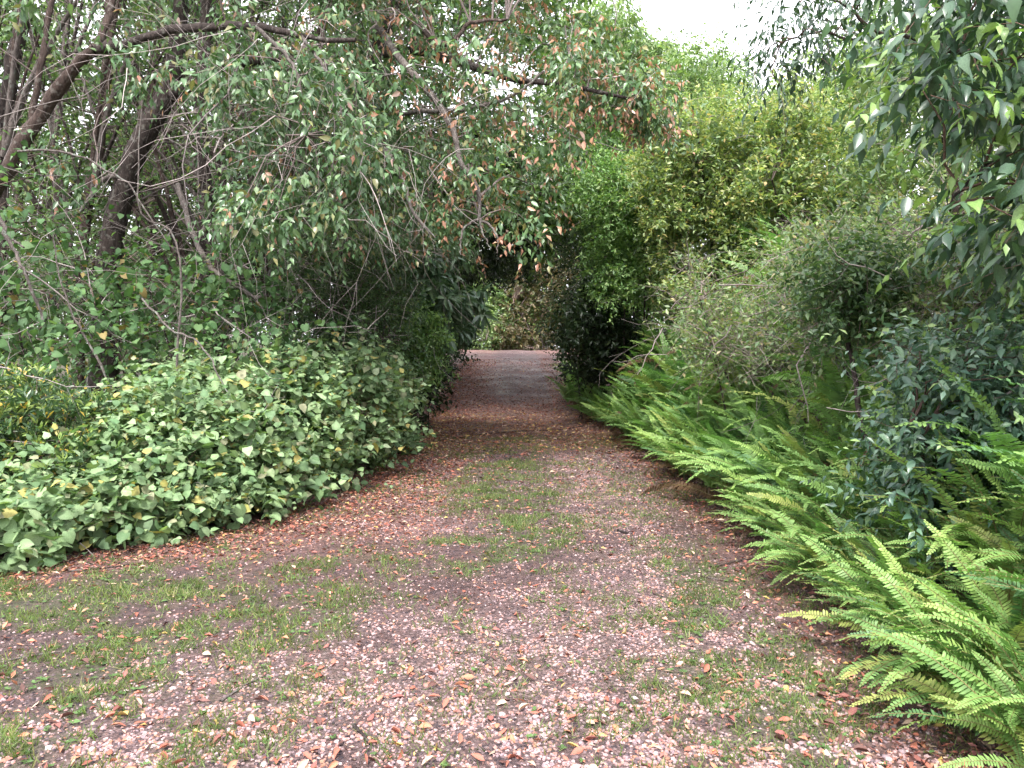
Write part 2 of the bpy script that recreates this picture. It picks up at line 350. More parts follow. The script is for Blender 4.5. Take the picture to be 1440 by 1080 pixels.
def plant(name, label, cat, group, base, sp, cl, ntw, limbs=(), bark='bark', n_single=0, seed=1, stems=4, stem_r=.018, part='foliage',
          deadwood=0, dead_len=(.5, 1.3), link=True, dead_col=None, link_r=.012):
    g = np.random.default_rng(seed)
    root = empty(name, base); base = np.asarray(base, float); tag(root, label, cat, group)
    nodes = []
    for i, lm in enumerate(limbs):
        line = smooth_line(lm['pts'], lm.get('n', 22)); line[1:-1] += g.normal(size=line[1:-1].shape) * lm.get('wob', .007)
        mb = MB(); limb_mesh(mb, line, lm['r'][0], lm['r'][1], lm.get('S', 9), seed * 31 + i)
        o = mb.build(lm.get('name', 'trunk' if i == 0 else 'limb'), M[lm.get('bark', bark)], root)
        if lm.get('label'): o['label'] = lm['label']
        if lm.get('carry', True): nodes.append(line[len(line) // 4:])
    cs = np.array([c for c, r in cl]) if len(cl) else np.zeros((0, 3)); rs = np.array([r for c, r in cl]) if len(cl) else np.zeros((0, 3))
    if not limbs and stems and len(cs):
        for i in range(stems):
            c = cs[g.integers(len(cs))]; b = base + np.array([g.normal() * .15, g.normal() * .15, -.03])
            mid = b * .45 + c * .55 + np.array([0, 0, .12]) + g.normal(size=3) * .06
            line = smooth_line([b, b * .8 + mid * .2 + g.normal(size=3) * .03, mid, c], 10); mb = MB(); limb_mesh(mb, line, stem_r, stem_r * .4, 6, seed * 17 + i)
            mb.build('stem', M[bark], root); nodes.append(line[2:])
    tw = MB(); made = False
    tcol = np.array(sp.get('twig', (.16, .12, .10)))
    if len(cs) and nodes and link:
        nd = np.concatenate(nodes); dist = np.linalg.norm(cs[:, None] - nd[None], axis=2) + np.maximum(0, nd[None, :, 2] - cs[:, None, 2]) * .6
        st = nd[dist.argmin(1)]; L_ = np.linalg.norm(cs - st, axis=1, keepdims=True)
        t = np.linspace(0, 1, 5)[None, :, None]; bow = np.array([0, 0, 1.]) * (.16 * L_)[:, :, None] * np.sin(t * math.pi)
        pts = st[:, None] * (1 - t) + cs[:, None] * t + bow + g.normal(size=(len(cs), 5, 3)) * (.05 * L_)[:, :, None] * np.sin(t * math.pi)
        rad = np.linspace(1, .35, 5)[None] * link_r * (.6 + .35 * L_)
        tubes(tw, pts, rad, 3, tcol * .8); made = True
    Lv = Leaves()
    if len(cs):
        N = int(len(cs) * ntw); ci = np.repeat(np.arange(len(cs)), int(ntw)); v = nrm(g.normal(size=(N, 3)))
        start = cs[ci] + v * rs[ci] * (g.random((N, 1)) ** .6) * .75
        d = v * sp.get('out', .8) + g.normal(size=(N, 3)) * .5 + np.array([0, 0, sp.get('rise', 0.)])
        ln = g.uniform(*sp['twl'], size=N)
        pts = grow_twigs(start, d, ln, sp.get('n', 5), sp.get('droop', .1), sp.get('wander', .2), g)
        leaves_on(Lv, pts, sp, g)
        if sp.get('showtwig', True):
            rad = np.linspace(1, .4, pts.shape[1])[None] * g.uniform(.0018, .0036, size=(N, 1)) * sp.get('tr', 1.)
            kt = g.random(N) < sp.get('tk', .15); half = [0, 2, 4]
            tubes(tw, pts[kt][:, half], rad[kt][:, half], 3, tcol * g.uniform(.6, 1.3, size=(int(kt.sum()), 1))); made = True
    if deadwood and len(cs):
        N = deadwood; ci = g.integers(len(cs), size=N)
        start = cs[ci] + g.normal(size=(N, 3)) * rs[ci] * .7; d = g.normal(size=(N, 3)) * np.array([1, 1, .7]) + np.array([0, 0, sp.get('dead_rise', -.2)])
        ln = g.uniform(*dead_len, size=N)
        pts = grow_twigs(start, d, ln, 7, .06, .26, g); col = np.array(dead_col if dead_col is not None else (.30, .26, .25))
        rad = np.linspace(1, .3, 7)[None] * (.0028 + .010 * g.random((N, 1)) ** 4)
        tubes(tw, pts, rad, 3, col * g.uniform(.5, 1.3, size=(N, 1)))
        for rep in range(2):                            # side twiglets
            j = g.integers(1, 6, size=N); s2 = pts[np.arange(N), j]; d2 = nrm(pts[np.arange(N), j + 0] - pts[np.arange(N), j - 1]) + g.normal(size=(N, 3)) * .7
            p2 = grow_twigs(s2, d2, ln * g.uniform(.3, .6, size=N), 4, .06, .3, g)
            tubes(tw, p2, np.linspace(1, .35, 4)[None] * g.uniform(.0015, .003, size=(N, 1)), 3, col * g.uniform(.5, 1.3, size=(N, 1)))
        made = True
    if made: tw.build('twigs', M['twig'], root, kind='stuff')
    if Lv.p: place_leaves(Lv, sp, root, part, n_single, seed)
    return root
def pw(px0, d): return px0 / FPX * d       # width in metres of px0 pixels at depth d
def limb(pts, w0, w1, **k):
    """pts: (px,py,depth) triples; widths in pixels at the ends."""
    return dict(pts=[P(*q) for q in pts], r=(pw(w0, pts[0][2]) / 2, pw(w1, pts[-1][2]) / 2), **k)
ORD = ['first', 'second', 'third', 'fourth', 'fifth', 'sixth', 'seventh', 'eighth', 'ninth', 'tenth', 'eleventh', 'twelfth', 'thirteenth', 'fourteenth', 'fifteenth',
       'sixteenth', 'seventeenth', 'eighteenth', 'nineteenth', 'twentieth', 'twenty-first', 'twenty-second', 'twenty-third', 'twenty-fourth', 'twenty-fifth', 'twenty-sixth',
       'twenty-seventh', 'twenty-eighth', 'twenty-ninth']
for _t in ('thirtieth', 'fortieth', 'fiftieth'): ORD += [_t] + [_t[:-4] + 'y-' + o for o in ORD[:9]]

# ------------------------------------------------------------------ ground
XL_Y = np.array([1.5, 3.0, 4.5, 5.5, 6.1, 7.05, 8.6, 13., 20., 28., 40., 60.])
XL_X = np.array([-8., -6.2, -4.7, -3.7, -2.9, -2.05, -1.7, -1.62, -1.8, -1.75, -1.8, -1.8])
def xl(y): return np.interp(y, XL_Y, XL_X)
XR_Y = np.array([1.5, 3.0, 4.1, 5.6, 9.1, 16., 24., 40., 60.]); XR_X = np.array([1.75, 1.72, 1.85, 1.9, 1.95, 1.75, 1.6, 1.5, 1.5])
def xr(y): return np.interp(y, XR_Y, XR_X)
def gz(x, y):
    x = np.asarray(x, float); y = np.asarray(y, float)
    z = 1.52 * sstep(14.5, 36.5, y) - .9 * sstep(37, 60, y)
    z = z + 1.05 * sstep(.30, 2.8, x - xr(y)) * (1 - .4 * sstep(14, 20, y)) + .30 * sstep(.2, 3., xl(y) - x)
    z = z + .95 * np.exp(-((y - 12.5) / 4.0) ** 2) * sstep(.30, 1.5, x - xr(y))
    z = z + .035 * (fbm(x * .9, y * .9, 3) - .5) + .012 * (fbm(x * 5, y * 5, 2) - .5)
    inside = sstep(0, .5, x - xl(y)) * sstep(0, .5, xr(y) - x)
    z = z - .025 * inside * (np.exp(-((x - .85) / .3) ** 2) + np.exp(-((x + .85) / .35) ** 2)) * sstep(4, 7, y)
    return z
def masks(x, y):
    """gravel with painted crest sheen, grass, litter cover (0..1) at ground points."""
    n1 = fbm(x * 1.3 + 3, y * 1.0, 4); n2 = fbm(x * 2.6 + 40, y * 2.2 + 9, 4); n3 = fbm(x * .8 + 70, y * .8, 3)
    bl = lambda cx, cy_, rx, ry: np.exp(-(((x - cx) / rx) ** 2 + ((y - cy_) / ry) ** 2))
    trackR = np.exp(-((x - .88) / .40) ** 2) * sstep(4, 6, y) * (1 - .75 * sstep(14, 19, y))
    near = 1 - sstep(4.2, 6.2, y + .5 * (x < -1) - .5 * x * (x < 0))
    gravel = .95 * near * sstep(-3.4, -1.3, x + .4 * (y - 3)) * (1 - .65 * sstep(1.0, 1.7, x)) + 1.15 * trackR + .55 * np.exp(-((x + .95) / .3) ** 2) * sstep(6, 8, y) * (1 - sstep(13, 17, y)) + 1.4 * bl(-.62, 6.9, .45, .40) + .5 * bl(-1.0, 12.5, .4, 3) + .35 * bl(1.5, 3.3, .4, .5)
    gravel = gravel + 1.3 * (np.exp(-((x + .65) / .38) ** 2) + np.exp(-((x - .55) / .42) ** 2) + .5 * np.exp(-((x + .1) / .9) ** 2) * sstep(26, 30, y)) * sstep(17, 21, y) * sstep(.36, .56, fbm(x * 1.6 + 8, y * .7, 3))  # pale wheel tracks; the wide crest patch paints in the wet sky sheen
    gravel = np.clip(gravel * sstep(.28, .60, n1 * .6 + n2 * .4 + .12 * near), 0, 1)
    grass = -1.2 * bl(-.62, 6.9, .40, .35) + 1.0 * bl(-.25, 6.2, .55, 1.0) + .9 * bl(.05, 7.6, .4, 1.2) + .55 * bl(-.2, 10., .5, 2.) + .95 * bl(-2.35, 4.6, .8, .75) + .8 * bl(-1.6, 4.3, .6, .5) + .75 * bl(-3.2, 5., .8, .6) + .9 * bl(1.25, 4.8, .4, 1.3) + .6 * bl(1.1, 3.6, .5, .6) + .8 * bl(-2.1, 3.2, .8, .5) + .35 * bl(-1.3, 5.6, .6, .7) + .16 + .35 * bl(.1, 12.6, .4, 1.5)
    n4 = fbm(x * 6 + 11, y * 5 + 3, 3); grass = np.clip(grass * sstep(.38, .60, n2 * .5 + n3 * .2 + n4 * .3) * 1.3, 0, 1) * (1 - .7 * sstep(13, 17, y))
    el = x - xl(y); er = xr(y) - x
    litter = 1.25 * (1 - sstep(.25, 1.5, el + .7 * (n3 - .5))) + .8 * (1 - sstep(.05, .5, er + .4 * (n1 - .5))) + .95 * sstep(10.5, 14, y) * (1 - .9 * sstep(17.5, 21.5, y) * (np.abs(x + .15) < 1.2)) + .36 + .45 * bl(-1.5, 7.0, 1.0, 1.8)
    litter = np.clip(litter * (.55 + .9 * n2), 0, 1)
    return gravel, grass, litter
def grid_mesh(name, xs, ys, dz, mat, kind='structure'):
    X, Y = np.meshgrid(xs, ys); Z = gz(X, Y) + (dz(X, Y) if callable(dz) else dz)
    v = np.stack([X, Y, Z], -1).reshape(-1, 3); ny, nx = X.shape; i = np.arange(nx * ny).reshape(ny, nx)
    q = np.stack([i[:-1, :-1], i[:-1, 1:], i[1:, 1:], i[1:, :-1]], -1).reshape(-1, 4)
    mb = MB(); gr, gs, lt = masks(X, Y); mb.add(v, q, np.full(len(q), 4), np.stack([gr, gs, lt], -1).reshape(-1, 3))
    return tag(mb.build(name, mat), kind=kind)
def ground_mat(name, far=False):
    m, n, l = new_mat(name)
    out = n.new('ShaderNodeOutputMaterial'); p = n.new('ShaderNodeBsdfPrincipled'); l.new(p.outputs[0], out.inputs[0])
    tx = n.new('ShaderNodeTexCoord'); at = n.new('ShaderNodeAttribute'); at.attribute_name = 'tint'; sep = n.new('ShaderNodeSeparateColor'); l.new(at.outputs['Color'], sep.inputs[0])
    def noise(s, d=5, r=.6):
        q = n.new('ShaderNodeTexNoise'); q.inputs['Scale'].default_value = s; q.inputs['Detail'].default_value = d; q.inputs['Roughness'].default_value = r; l.new(tx.outputs['Object'], q.inputs[0]); return q
    def ramp(src, els):
        q = n.new('ShaderNodeValToRGB'); e = q.color_ramp.elements
        while len(e) < len(els): e.new(.5)
        for k, (po, c) in enumerate(els): e[k].position = po; e[k].color = (*c, 1)
        l.new(src, q.inputs[0]); return q
    def mix(f, a, b):
        q = n.new('ShaderNodeMix'); q.data_type = 'RGBA'; l.new(f, q.inputs[0]); l.new(a, q.inputs[6]); l.new(b, q.inputs[7]); return q.outputs[2]
    def math_(op, a, b=None, c=None):
        q = n.new('ShaderNodeMath'); q.operation = op
        for k, s in enumerate((a, b, c)):
            if s is None: continue
            if isinstance(s, (int, float)): q.inputs[k].default_value = s
            else: l.new(s, q.inputs[k])
        return q.outputs[0]
    soil = ramp(noise(14, 10, .85).outputs['Fac'], [(.42, (.013, .0095, .012)), (.5, (.044, .031, .036)), (.60, (.145, .098, .10))])
    vor = n.new('ShaderNodeTexVoronoi'); vor.inputs['Scale'].default_value = 48; l.new(tx.outputs['Object'], vor.inputs['Vector'])
    sv = n.new('ShaderNodeSeparateColor'); l.new(vor.outputs['Color'], sv.inputs[0])
    peb = ramp(sv.outputs[0], [(0, (.13, .093, .10)), (.35, (.23, .155, .158)), (.7, (.29, .195, .195)), (1, (.36, .29, .29))])
    edge = n.new('ShaderNodeMapRange'); edge.inputs[1].default_value = .30; edge.inputs[2].default_value = .62; edge.inputs[3].default_value = 1; edge.inputs[4].default_value = .12; l.new(vor.outputs['Distance'], edge.inputs[0])
    g1 = mix(edge.outputs[0], soil.outputs[0], peb.outputs[0])
    fine = noise(26, 6, .7)
    gm = math_('MULTIPLY', sep.outputs[0], math_('MULTIPLY_ADD', fine.outputs['Fac'], 1.9, .05)); gm = math_('MINIMUM', gm, 1.)
    c = mix(gm, soil.outputs[0], g1)
    lit = ramp(noise(38, 5, .8).outputs['Fac'], [(.3, (.05, .03, .03)), (.46, (.14, .068, .06)), (.58, (.28, .14, .115)), (.72, (.40, .27, .22))])
    lm = math_('MULTIPLY', sep.outputs[2], math_('MULTIPLY_ADD', noise(15, 5, .7).outputs['Fac'], 2.4, -.55)); lm = math_('MAXIMUM', math_('MINIMUM', lm, .9), 0.)
    c = mix(lm, c, lit.outputs[0])
    grc = ramp(noise(50, 4, .7).outputs['Fac'], [(.3, (.022, .030, .014)), (.7, (.085, .12, .045))])
    gsm = math_('MULTIPLY', sep.outputs[1], math_('MULTIPLY_ADD', noise(20, 5, .75).outputs['Fac'], 2.0, -.5)); gsm = math_('MAXIMUM', math_('MINIMUM', gsm, .75), 0.)
    c = mix(gsm, c, grc.outputs[0])
    l.new(c, p.inputs['Base Color'])
    rr = n.new('ShaderNodeMapRange'); rr.inputs[1].default_value = .35; rr.inputs[2].default_value = .6; rr.inputs[3].default_value = .32; rr.inputs[4].default_value = .85; l.new(noise(1.1, 4).outputs['Fac'], rr.inputs[0]); l.new(rr.outputs[0], p.inputs['Roughness'])
    p.inputs['Specular IOR Level'].default_value = .4
    hb = math_('ADD', math_('MULTIPLY', math_('MULTIPLY', edge.outputs[0], gm), 1.0), math_('MULTIPLY', noise(45, 7, .85).outputs['Fac'], 2.4))
    b = n.new('ShaderNodeBump'); b.inputs['Strength'].default_value = .8; b.inputs['Distance'].default_value = .012; l.new(hb, b.inputs['Height']); l.new(b.outputs[0], p.inputs['Normal'])
    return m
M['drive'] = ground_mat('driveway_surface')
xs = np.arange(-8.0, 4.01, .09); ys = np.concatenate([np.arange(1.6, 10, .09), np.arange(10, 20, .16), np.arange(20, 44.1, .3)])
drive = grid_mesh('driveway', xs, ys, 0.0, M['drive'])
def soil_mat():
    m, n, l = new_mat('woodland_soil')
    out = n.new('ShaderNodeOutputMaterial'); p = n.new('ShaderNodeBsdfPrincipled'); l.new(p.outputs[0], out.inputs[0]); tx = n.new('ShaderNodeTexCoord')
    q = n.new('ShaderNodeTexNoise'); q.inputs['Scale'].default_value = 6; q.inputs['Detail'].default_value = 9; q.inputs['Roughness'].default_value = .75; l.new(tx.outputs['Object'], q.inputs[0])
    r = n.new('ShaderNodeValToRGB'); e = r.color_ramp.elements; e[0].position = .3; e[0].color = (.025, .022, .014, 1); e[1].position = .7; e[1].color = (.10, .085, .05, 1); l.new(q.outputs['Fac'], r.inputs[0]); l.new(r.outputs[0], p.inputs['Base Color'])
    p.inputs['Roughness'].default_value = .95
    return m
M['soil'] = soil_mat()
gxs = np.concatenate([[-600, -200, -80, -40, -25], np.arange(-18, 18.1, .6), [25, 40, 80, 200, 600]]); gys = np.concatenate([[-600, -150, -40, -10], np.arange(-4, 60.1, .6), [75, 100, 160, 300, 700]])
grid_mesh('ground', gxs, gys, lambda x, y: np.where((x > -8.6) & (x < 4.6) & (y > 1.) & (y < 44.5), -.25, -.01), M['soil'])

# gravel, grass, litter ------------------------------------------------
g = np.random.default_rng(77)
def scatter(n, y0, y1, pw_=1.0, margin=.25):
    """Points on the drive inside the view, denser towards the camera."""
    y = y0 + (y1 - y0) * g.random(n) ** pw_
    lo = np.maximum(-.70 * y - margin, xl(y) - .3); hi = np.minimum(.70 * y + margin, xr(y) + .4)
    x = lo + (hi - lo) * g.random(n); return x, y
PEBC = np.array([(.29, .180, .178), (.315, .220, .218), (.27, .140, .118), (.20, .148, .160), (.35, .28, .275), (.10, .073, .08), (.30, .155, .105)]) * 1.14
def pebble_tpl(seed):
    q = np.random.default_rng(seed); S = 5; a = np.arange(S) / S * 6.283 + q.random() ; V = []; F = []
    for r, z in ((1., -.1), (.80, .38)):
        for k in range(S): V.append((r * math.cos(a[k]) * (.8 + .4 * q.random()), r * math.sin(a[k]) * (.65 + .3 * q.random()), z + .12 * (q.random() - .5)))
    V.append((0.05, 0, .56))
    for k in range(S): F.append((k, (k + 1) % S, S + (k + 1) % S, S + k)); F.append((S + k, S + (k + 1) % S, 2 * S))
    return np.array(V), F, np.ones(len(V))
PT = [pebble_tpl(s) for s in range(5)]
def pebble_low(seed):
    V, F, sh = pebble_tpl(seed); W = np.vstack([V[:5] * np.array([1, 1, 1.]), V[10:]]); return W, [(k, (k + 1) % 5, 5) for k in range(5)], np.ones(6)
PL = [pebble_low(s) for s in range(5)]
x, y = scatter(150000, 2.6, 12., 1.7); gr, gs, lt = masks(x, y)
fine = fbm(x * 9, y * 9, 3); isg = g.random(len(x)) < gr * sstep(.36, .58, fine) * .85 * (1 - .5 * sstep(6, 10, y)); crumb = ~isg & (g.random(len(x)) < .30 * (1 - .4 * gs))
keep = isg | crumb; x, y, isg = x[keep], y[keep], isg[keep]; N = len(x)
sz = (.0045 + .0070 * g.random(N) ** 1.8) * (1 + .05 * y)
pos = np.stack([x, y, gz(x, y) + sz * .05], 1); ang = g.random(N) * 6.283; d = np.stack([np.cos(ang), np.sin(ang), .25 * g.normal(size=N)], 1); up = np.array([0, 0, 1.]) + .25 * g.normal(size=(N, 3))
Lp = Leaves(); Lp.add(pos, d, up, sz, np.zeros(N, int), g.integers(0, 5, N)); p_, R_, s_, _, k_ = Lp.cat()
CRC = np.array([(.030, .023, .028), (.075, .055, .06), (.14, .10, .105), (.32, .225, .225), (.24, .14, .12)])
mb = MB(); tc_ = np.where(isg[:, None], PEBC[g.choice(7, N, p=[.27, .16, .19, .13, .05, .11, .09])], CRC[g.choice(5, N, p=[.28, .18, .16, .22, .16])]) * g.uniform(.75, 1.2, (N, 1))
nr = (y < 3.5) & isg
for kk in range(5):
    mk = (k_ == kk) & nr; leaf_faces(mb, PT[kk], p_[mk], R_[mk], s_[mk], tc_[mk]); mk = (k_ == kk) & ~nr; leaf_faces(mb, PL[kk], p_[mk], R_[mk], s_[mk], tc_[mk])
print('pebbles', N)
tag(mb.build('gravel', M['pebble'], smooth=False), 'loose pink and grey gravel pebbles spread over the drive', 'gravel', kind='stuff')
x, y = scatter(900, 2.7, 4.6, 1.3); gr, gs, lt = masks(x, y); sel = np.where(gr > .3)[0][:180]      # the biggest stones, singly
PM = [[single_mesh('peb%d' % k, PT[k], PEBC[c], M['pebble']) for c in range(7)] for k in range(5)]
for i in sel:
    o = bpy.data.objects.new('pebble', PM[g.integers(5)][g.choice([0, 1, 2, 3, 4])]); COL.objects.link(o); o.parent = drive
    o.location = (x[i], y[i], float(gz(x[i], y[i]))); o.rotation_euler = (.3 * g.normal(), .3 * g.normal(), g.random() * 6.28); s = .013 + .009 * g.random(); o.scale = (s, s, s)
# grass blades
x, y = scatter(280000, 2.6, 14., 1.4); gr, gs, lt = masks(x, y); tuft = fbm(x * 7 + 5, y * 7, 3); keep = g.random(len(x)) < np.clip(gs * sstep(.36, .56, tuft) * 1.4, 0, 1)
x, y = x[keep], y[keep]; N = len(x); hgt = g.uniform(.02, .065, N) * (.7 + .6 * fbm(x * 2, y * 2, 2)); print('grass', N)
pos = np.stack([x, y, gz(x, y) - .002], 1); d = np.stack([g.normal(size=N) * .65, g.normal(size=N) * .65, np.ones(N)], 1); nn = np.stack([g.normal(size=N), g.normal(size=N), .2 * np.ones(N)], 1)
T_BLADE = [(np.array([(-.06, 0, 0), (.06, 0, 0), (0, 1, -.25)], float), [(0, 1, 2)], np.array([.8, .8, 1.1]))]
Lg = Leaves(); Lg.add(pos, d, nn, hgt, np.zeros(N, int), np.zeros(N, int)); p_, R_, s_, _, _ = Lg.cat()
GC = np.array([(.14, .20, .07), (.20, .265, .085), (.095, .145, .05), (.27, .26, .12)]); tc_ = GC[g.choice(4, N, p=[.4, .27, .2, .13])] * g.uniform(.75, 1.2, (N, 1))
mb = MB(); leaf_faces(mb, T_BLADE[0], p_, R_, s_, tc_)
x, y = scatter(3000, 2.6, 9., 1.4); gr, gs, lt = masks(x, y); keep = g.random(len(x)) < gs * .9; x, y = x[keep], y[keep]; N = len(x)    # little clover-like weeds
pos = np.repeat(np.stack([x, y, gz(x, y) + .008], 1), 4, 0); a = np.tile(np.arange(4) * 1.57, N) + np.repeat(g.random(N) * 6, 4); d = np.stack([np.cos(a), np.sin(a), .35 + 0 * a], 1)
Lg = Leaves(); Lg.add(pos, d, np.tile([0, 0, 1.], (4 * N, 1)) + .2 * g.normal(size=(4 * N, 3)), g.uniform(.012, .03, 4 * N), np.zeros(4 * N, int), np.zeros(4 * N, int)); p_, R_, s_, _, _ = Lg.cat()
leaf_faces(mb, T_ROUND[0], p_, R_, s_, np.array([(.10, .175, .06)]) * g.uniform(.7, 1.3, (4 * N, 1)))
tag(mb.build('grass', M['grass']), 'short thin green grass and tiny weeds growing in the drive', 'grass', kind='stuff')
# dead leaves
DEADC = np.array([(.33, .12, .085), (.40, .18, .11), (.45, .32, .24), (.12, .06, .052), (.48, .34, .12), (.23, .09, .078)])
x, y = scatter(60000, 2.7, 30., 1.6); x = np.where(g.random(len(x)) < .22, xl(y) + np.abs(g.normal(size=len(x))) * .55 - .1, x); gr, gs, lt = masks(x, y); keep = g.random(len(x)) < lt ** 1.5 * .85 + .030; x, y = x[keep], y[keep]; N = len(x); print('litter', N)
yel = (y > 12) & (y < 18)
ci = np.where(yel & (g.random(N) < .5), g.choice([1, 4, 2], N), g.choice(6, N, p=[.27, .18, .12, .23, .03, .17]))
sz = (.018 + .046 * g.random(N) ** 1.4) * (1 + .25 * (y > 9)); ang = g.random(N) * 6.283
pos = np.stack([x, y, gz(x, y) + .004 + .012 * g.random(N)], 1); d = np.stack([np.cos(ang), np.sin(ang), .22 * g.normal(size=N)], 1); up = np.array([0, 0, 1.]) + .38 * g.normal(size=(N, 3))
big = np.where((y < 7.5) & (x > xl(y) + .25) & (x < xr(y) - .1) & (np.abs(x) < .62 * y))[0]; big = big[np.argsort(y[big] / sz[big])][:300]
dk = g.integers(0, 4, N); Ld = Leaves(); Ld.add(pos, d, up, sz, ci, dk); p_, R_, s_, _, _ = Ld.cat()
CN = ['rust red', 'orange brown', 'pale tan', 'dark brown', 'yellow', 'maroon']
def where(xx, yy):
    gr, gs, lt = masks(np.array([xx]), np.array([yy])); a = 'gravel' if gr[0] > gs[0] else 'thin grass'
    side = 'left' if xx < -1.0 else ('right' if xx > .7 else 'middle')
    return a, side
isb = np.zeros(N, bool)
for i in big:
    isb[i] = True; a, side = where(x[i], y[i]); nearf = 'close to the camera' if y[i] < 4.2 else 'further up'
    o = bpy.data.objects.new('fallen_leaf', single_mesh('dead%d' % dk[i], T_DEAD[dk[i]], DEADC[ci[i]], M['dead'])); COL.objects.link(o)
    s = max(s_[i], .036); mt = np.eye(4); mt[:3, :3] = R_[i] * s; mt[:3, 3] = p_[i] + np.array([0, 0, .004]); o.matrix_local = Matrix(mt.tolist())
    lab = '%s curled dead leaf on %s, %s of the drive, %s' % (CN[ci[i]], a, side, nearf); tag(o, lab, 'fallen leaf', '%s fallen leaves on %s, %s, %s' % (CN[ci[i]], a, side, nearf))
mb = MB(); tc_ = DEADC[ci] * g.uniform(.7, 1.3, (N, 1))
for kk in range(4):
    for tp, sel_ in ((T_DEAD_LOW[kk], y < 5.5), (kite(.22, .5, .5), y >= 5.5)): mk = (dk == kk) & ~isb & sel_; leaf_faces(mb, tp, p_[mk], R_[mk], s_[mk], tc_[mk])
tag(mb.build('leaf_litter', M['dead']), 'red-brown leaf litter drifted along both edges of the drive', 'leaf litter', kind='stuff')
def stick(label, pts, r, col, seed, name='fallen_stick', group=None, n=14):
    q = np.random.default_rng(seed); line = smooth_line(pts, n); line[1:-1] += q.normal(size=line[1:-1].shape) * r * .7
    line[:, 2] = gz(line[:, 0], line[:, 1]) + r * .9 + (line[:, 2] if False else 0)
    mb = MB(); limb_mesh(mb, line, r, r * .5, 7, seed, .2); o = mb.build(name, M[col]); tag(o, label, 'stick', group); return o
def G(px, py):
    """Ground point under a pixel."""
    lo, hi = 2., 45.
    for d in np.arange(2.2, 44, .02):
        q = P(px, py, d)
        if q[2] <= float(gz(q[0], q[1])): return q
    return P(px, py, 44)
stick('long thin dark stick lying right across the drive', [G(608, 622), G(660, 614), G(740, 606), G(822, 600)], .010, 'bark', 3, 'fallen_branch')
stick('short bent dark twig on the gravel nearest the camera', [G(498, 1022), G(512, 1040), G(530, 1057)], .008, 'bark', 4)
stick('pale straight stick on gravel beside the left grass patch', [G(310, 990), G(350, 965), G(372, 952)], .006, 'bark_pale', 5)
stick('small dark twig lying on the right wheel track', [G(868, 748), G(884, 752)], .012, 'bark', 6)
stick('reddish stick among dead leaves below the left shrub', [G(95, 806), G(150, 800), G(215, 792)], .008, 'bark_red', 7)
stick('pale thin stick in the grass at lower left edge', [G(0, 935), G(40, 925), G(85, 918)], .005, 'bark_pale', 8)
stick('brown stick under the ferns at the right litter edge', [G(1000, 800), G(1040, 790), G(1085, 782)], .009, 'bark_red', 9)
stick('thin brown twig beside leaf litter on the right verge', [G(985, 812), G(1030, 818), G(1060, 808)], .006, 'bark_red', 10)

# ------------------------------------------------------------------ species
SP = {}
SP['canopy'] = dict(name='canopy', low=T_OVATE_LOW, mat='glossy', tpl=T_OVATE, size=(.075, .135), per=8, twl=(.28, .6), droop=.22, wander=.2, fwd=.35, ldroop=.75, jit=.3, upn=.55, njit=.55, face=.25, out=.8, rise=-.05,
    pal=[(.042, .090, .034), (.066, .130, .050), (.11, .18, .078), (.16, .16, .06), (.27, .135, .085), (.33, .22, .18)], w=[.32, .36, .22, .07, .02, .01], tip=(.05, 4, .75), twig=(.20, .16, .15))
SP['canopy_red'] = dict(SP['canopy'], name='canopy_red', tip=(.32, 4, .6), w=[.26, .34, .20, .13, .05, .02])
SP['back'] = dict(name='back', mat='small', tpl=T_KITE, size=(.06, .11), per=7, twl=(.3, .7), droop=.1, fwd=.4, ldroop=.4, jit=.4, upn=.6, njit=.6, pal=[(.06, .12, .036), (.10, .18, .05), (.15, .24, .065), (.035, .07, .026)], w=[.35, .35, .2, .1], twig=(.13, .10, .085))
SP['vine'] = dict(name='vine', low=T_HEART_LOW, mat='broad', tpl=T_HEART, size=(.06, .12), per=5, twl=(.3, .8), droop=.12, wander=.28, fwd=.3, ldroop=.35, jit=.35, upn=.9, njit=.45, face=.35, pal=[(.045, .10, .035), (.07, .14, .05), (.10, .18, .065), (.20, .15, .05)], w=[.4, .37, .2, .03], twig=(.19, .14, .12))
SP['broad'] = dict(name='broad', low=T_HEART_LOW, mat='broad', tpl=T_HEART, size=(.035, .135), per=7, t0=.2, twl=(.14, .62), droop=-.02, wander=.15, fwd=.35, ldroop=.15, jit=.35, upn=1., njit=.38, face=.35, out=.7, rise=.45,
    pal=[(.140, .215, .098), (.19, .28, .135), (.09, .155, .07), (.25, .33, .18), (.35, .31, .10), (.23, .24, .14)], w=[.36, .24, .24, .06, .04, .06], twig=(.19, .15, .11))
SP['rosette'] = dict(name='rosette', low=T_OBOV_LOW, mat='glossy', tpl=T_OBOV, size=(.06, .11), per=14, t0=.55, twl=(.15, .3), droop=-.12, wander=.12, fwd=.9, ldroop=-.2, flat=1., jit=.25, upn=.5, njit=.4, out=.8, rise=.5,
    pal=[(.028, .062, .024), (.045, .09, .03), (.16, .22, .05), (.45, .30, .05)], w=[.45, .4, .10, .05], tip=(.28, 2, .75), twig=(.15, .11, .09))
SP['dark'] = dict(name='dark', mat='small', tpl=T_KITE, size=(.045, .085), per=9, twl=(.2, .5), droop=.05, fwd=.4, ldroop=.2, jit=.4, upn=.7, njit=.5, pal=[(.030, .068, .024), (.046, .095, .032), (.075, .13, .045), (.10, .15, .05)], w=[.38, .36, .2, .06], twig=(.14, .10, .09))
SP['tunnel'] = dict(SP['dark'], name='tunnel', showtwig=False, size=(.11, .19), per=8, twl=(.3, .7), pal=[(.020, .045, .018), (.032, .068, .024), (.055, .10, .036), (.08, .12, .04)], w=[.45, .35, .16, .04])  # darker leaf colours; the deep shade of the tunnel is put into them
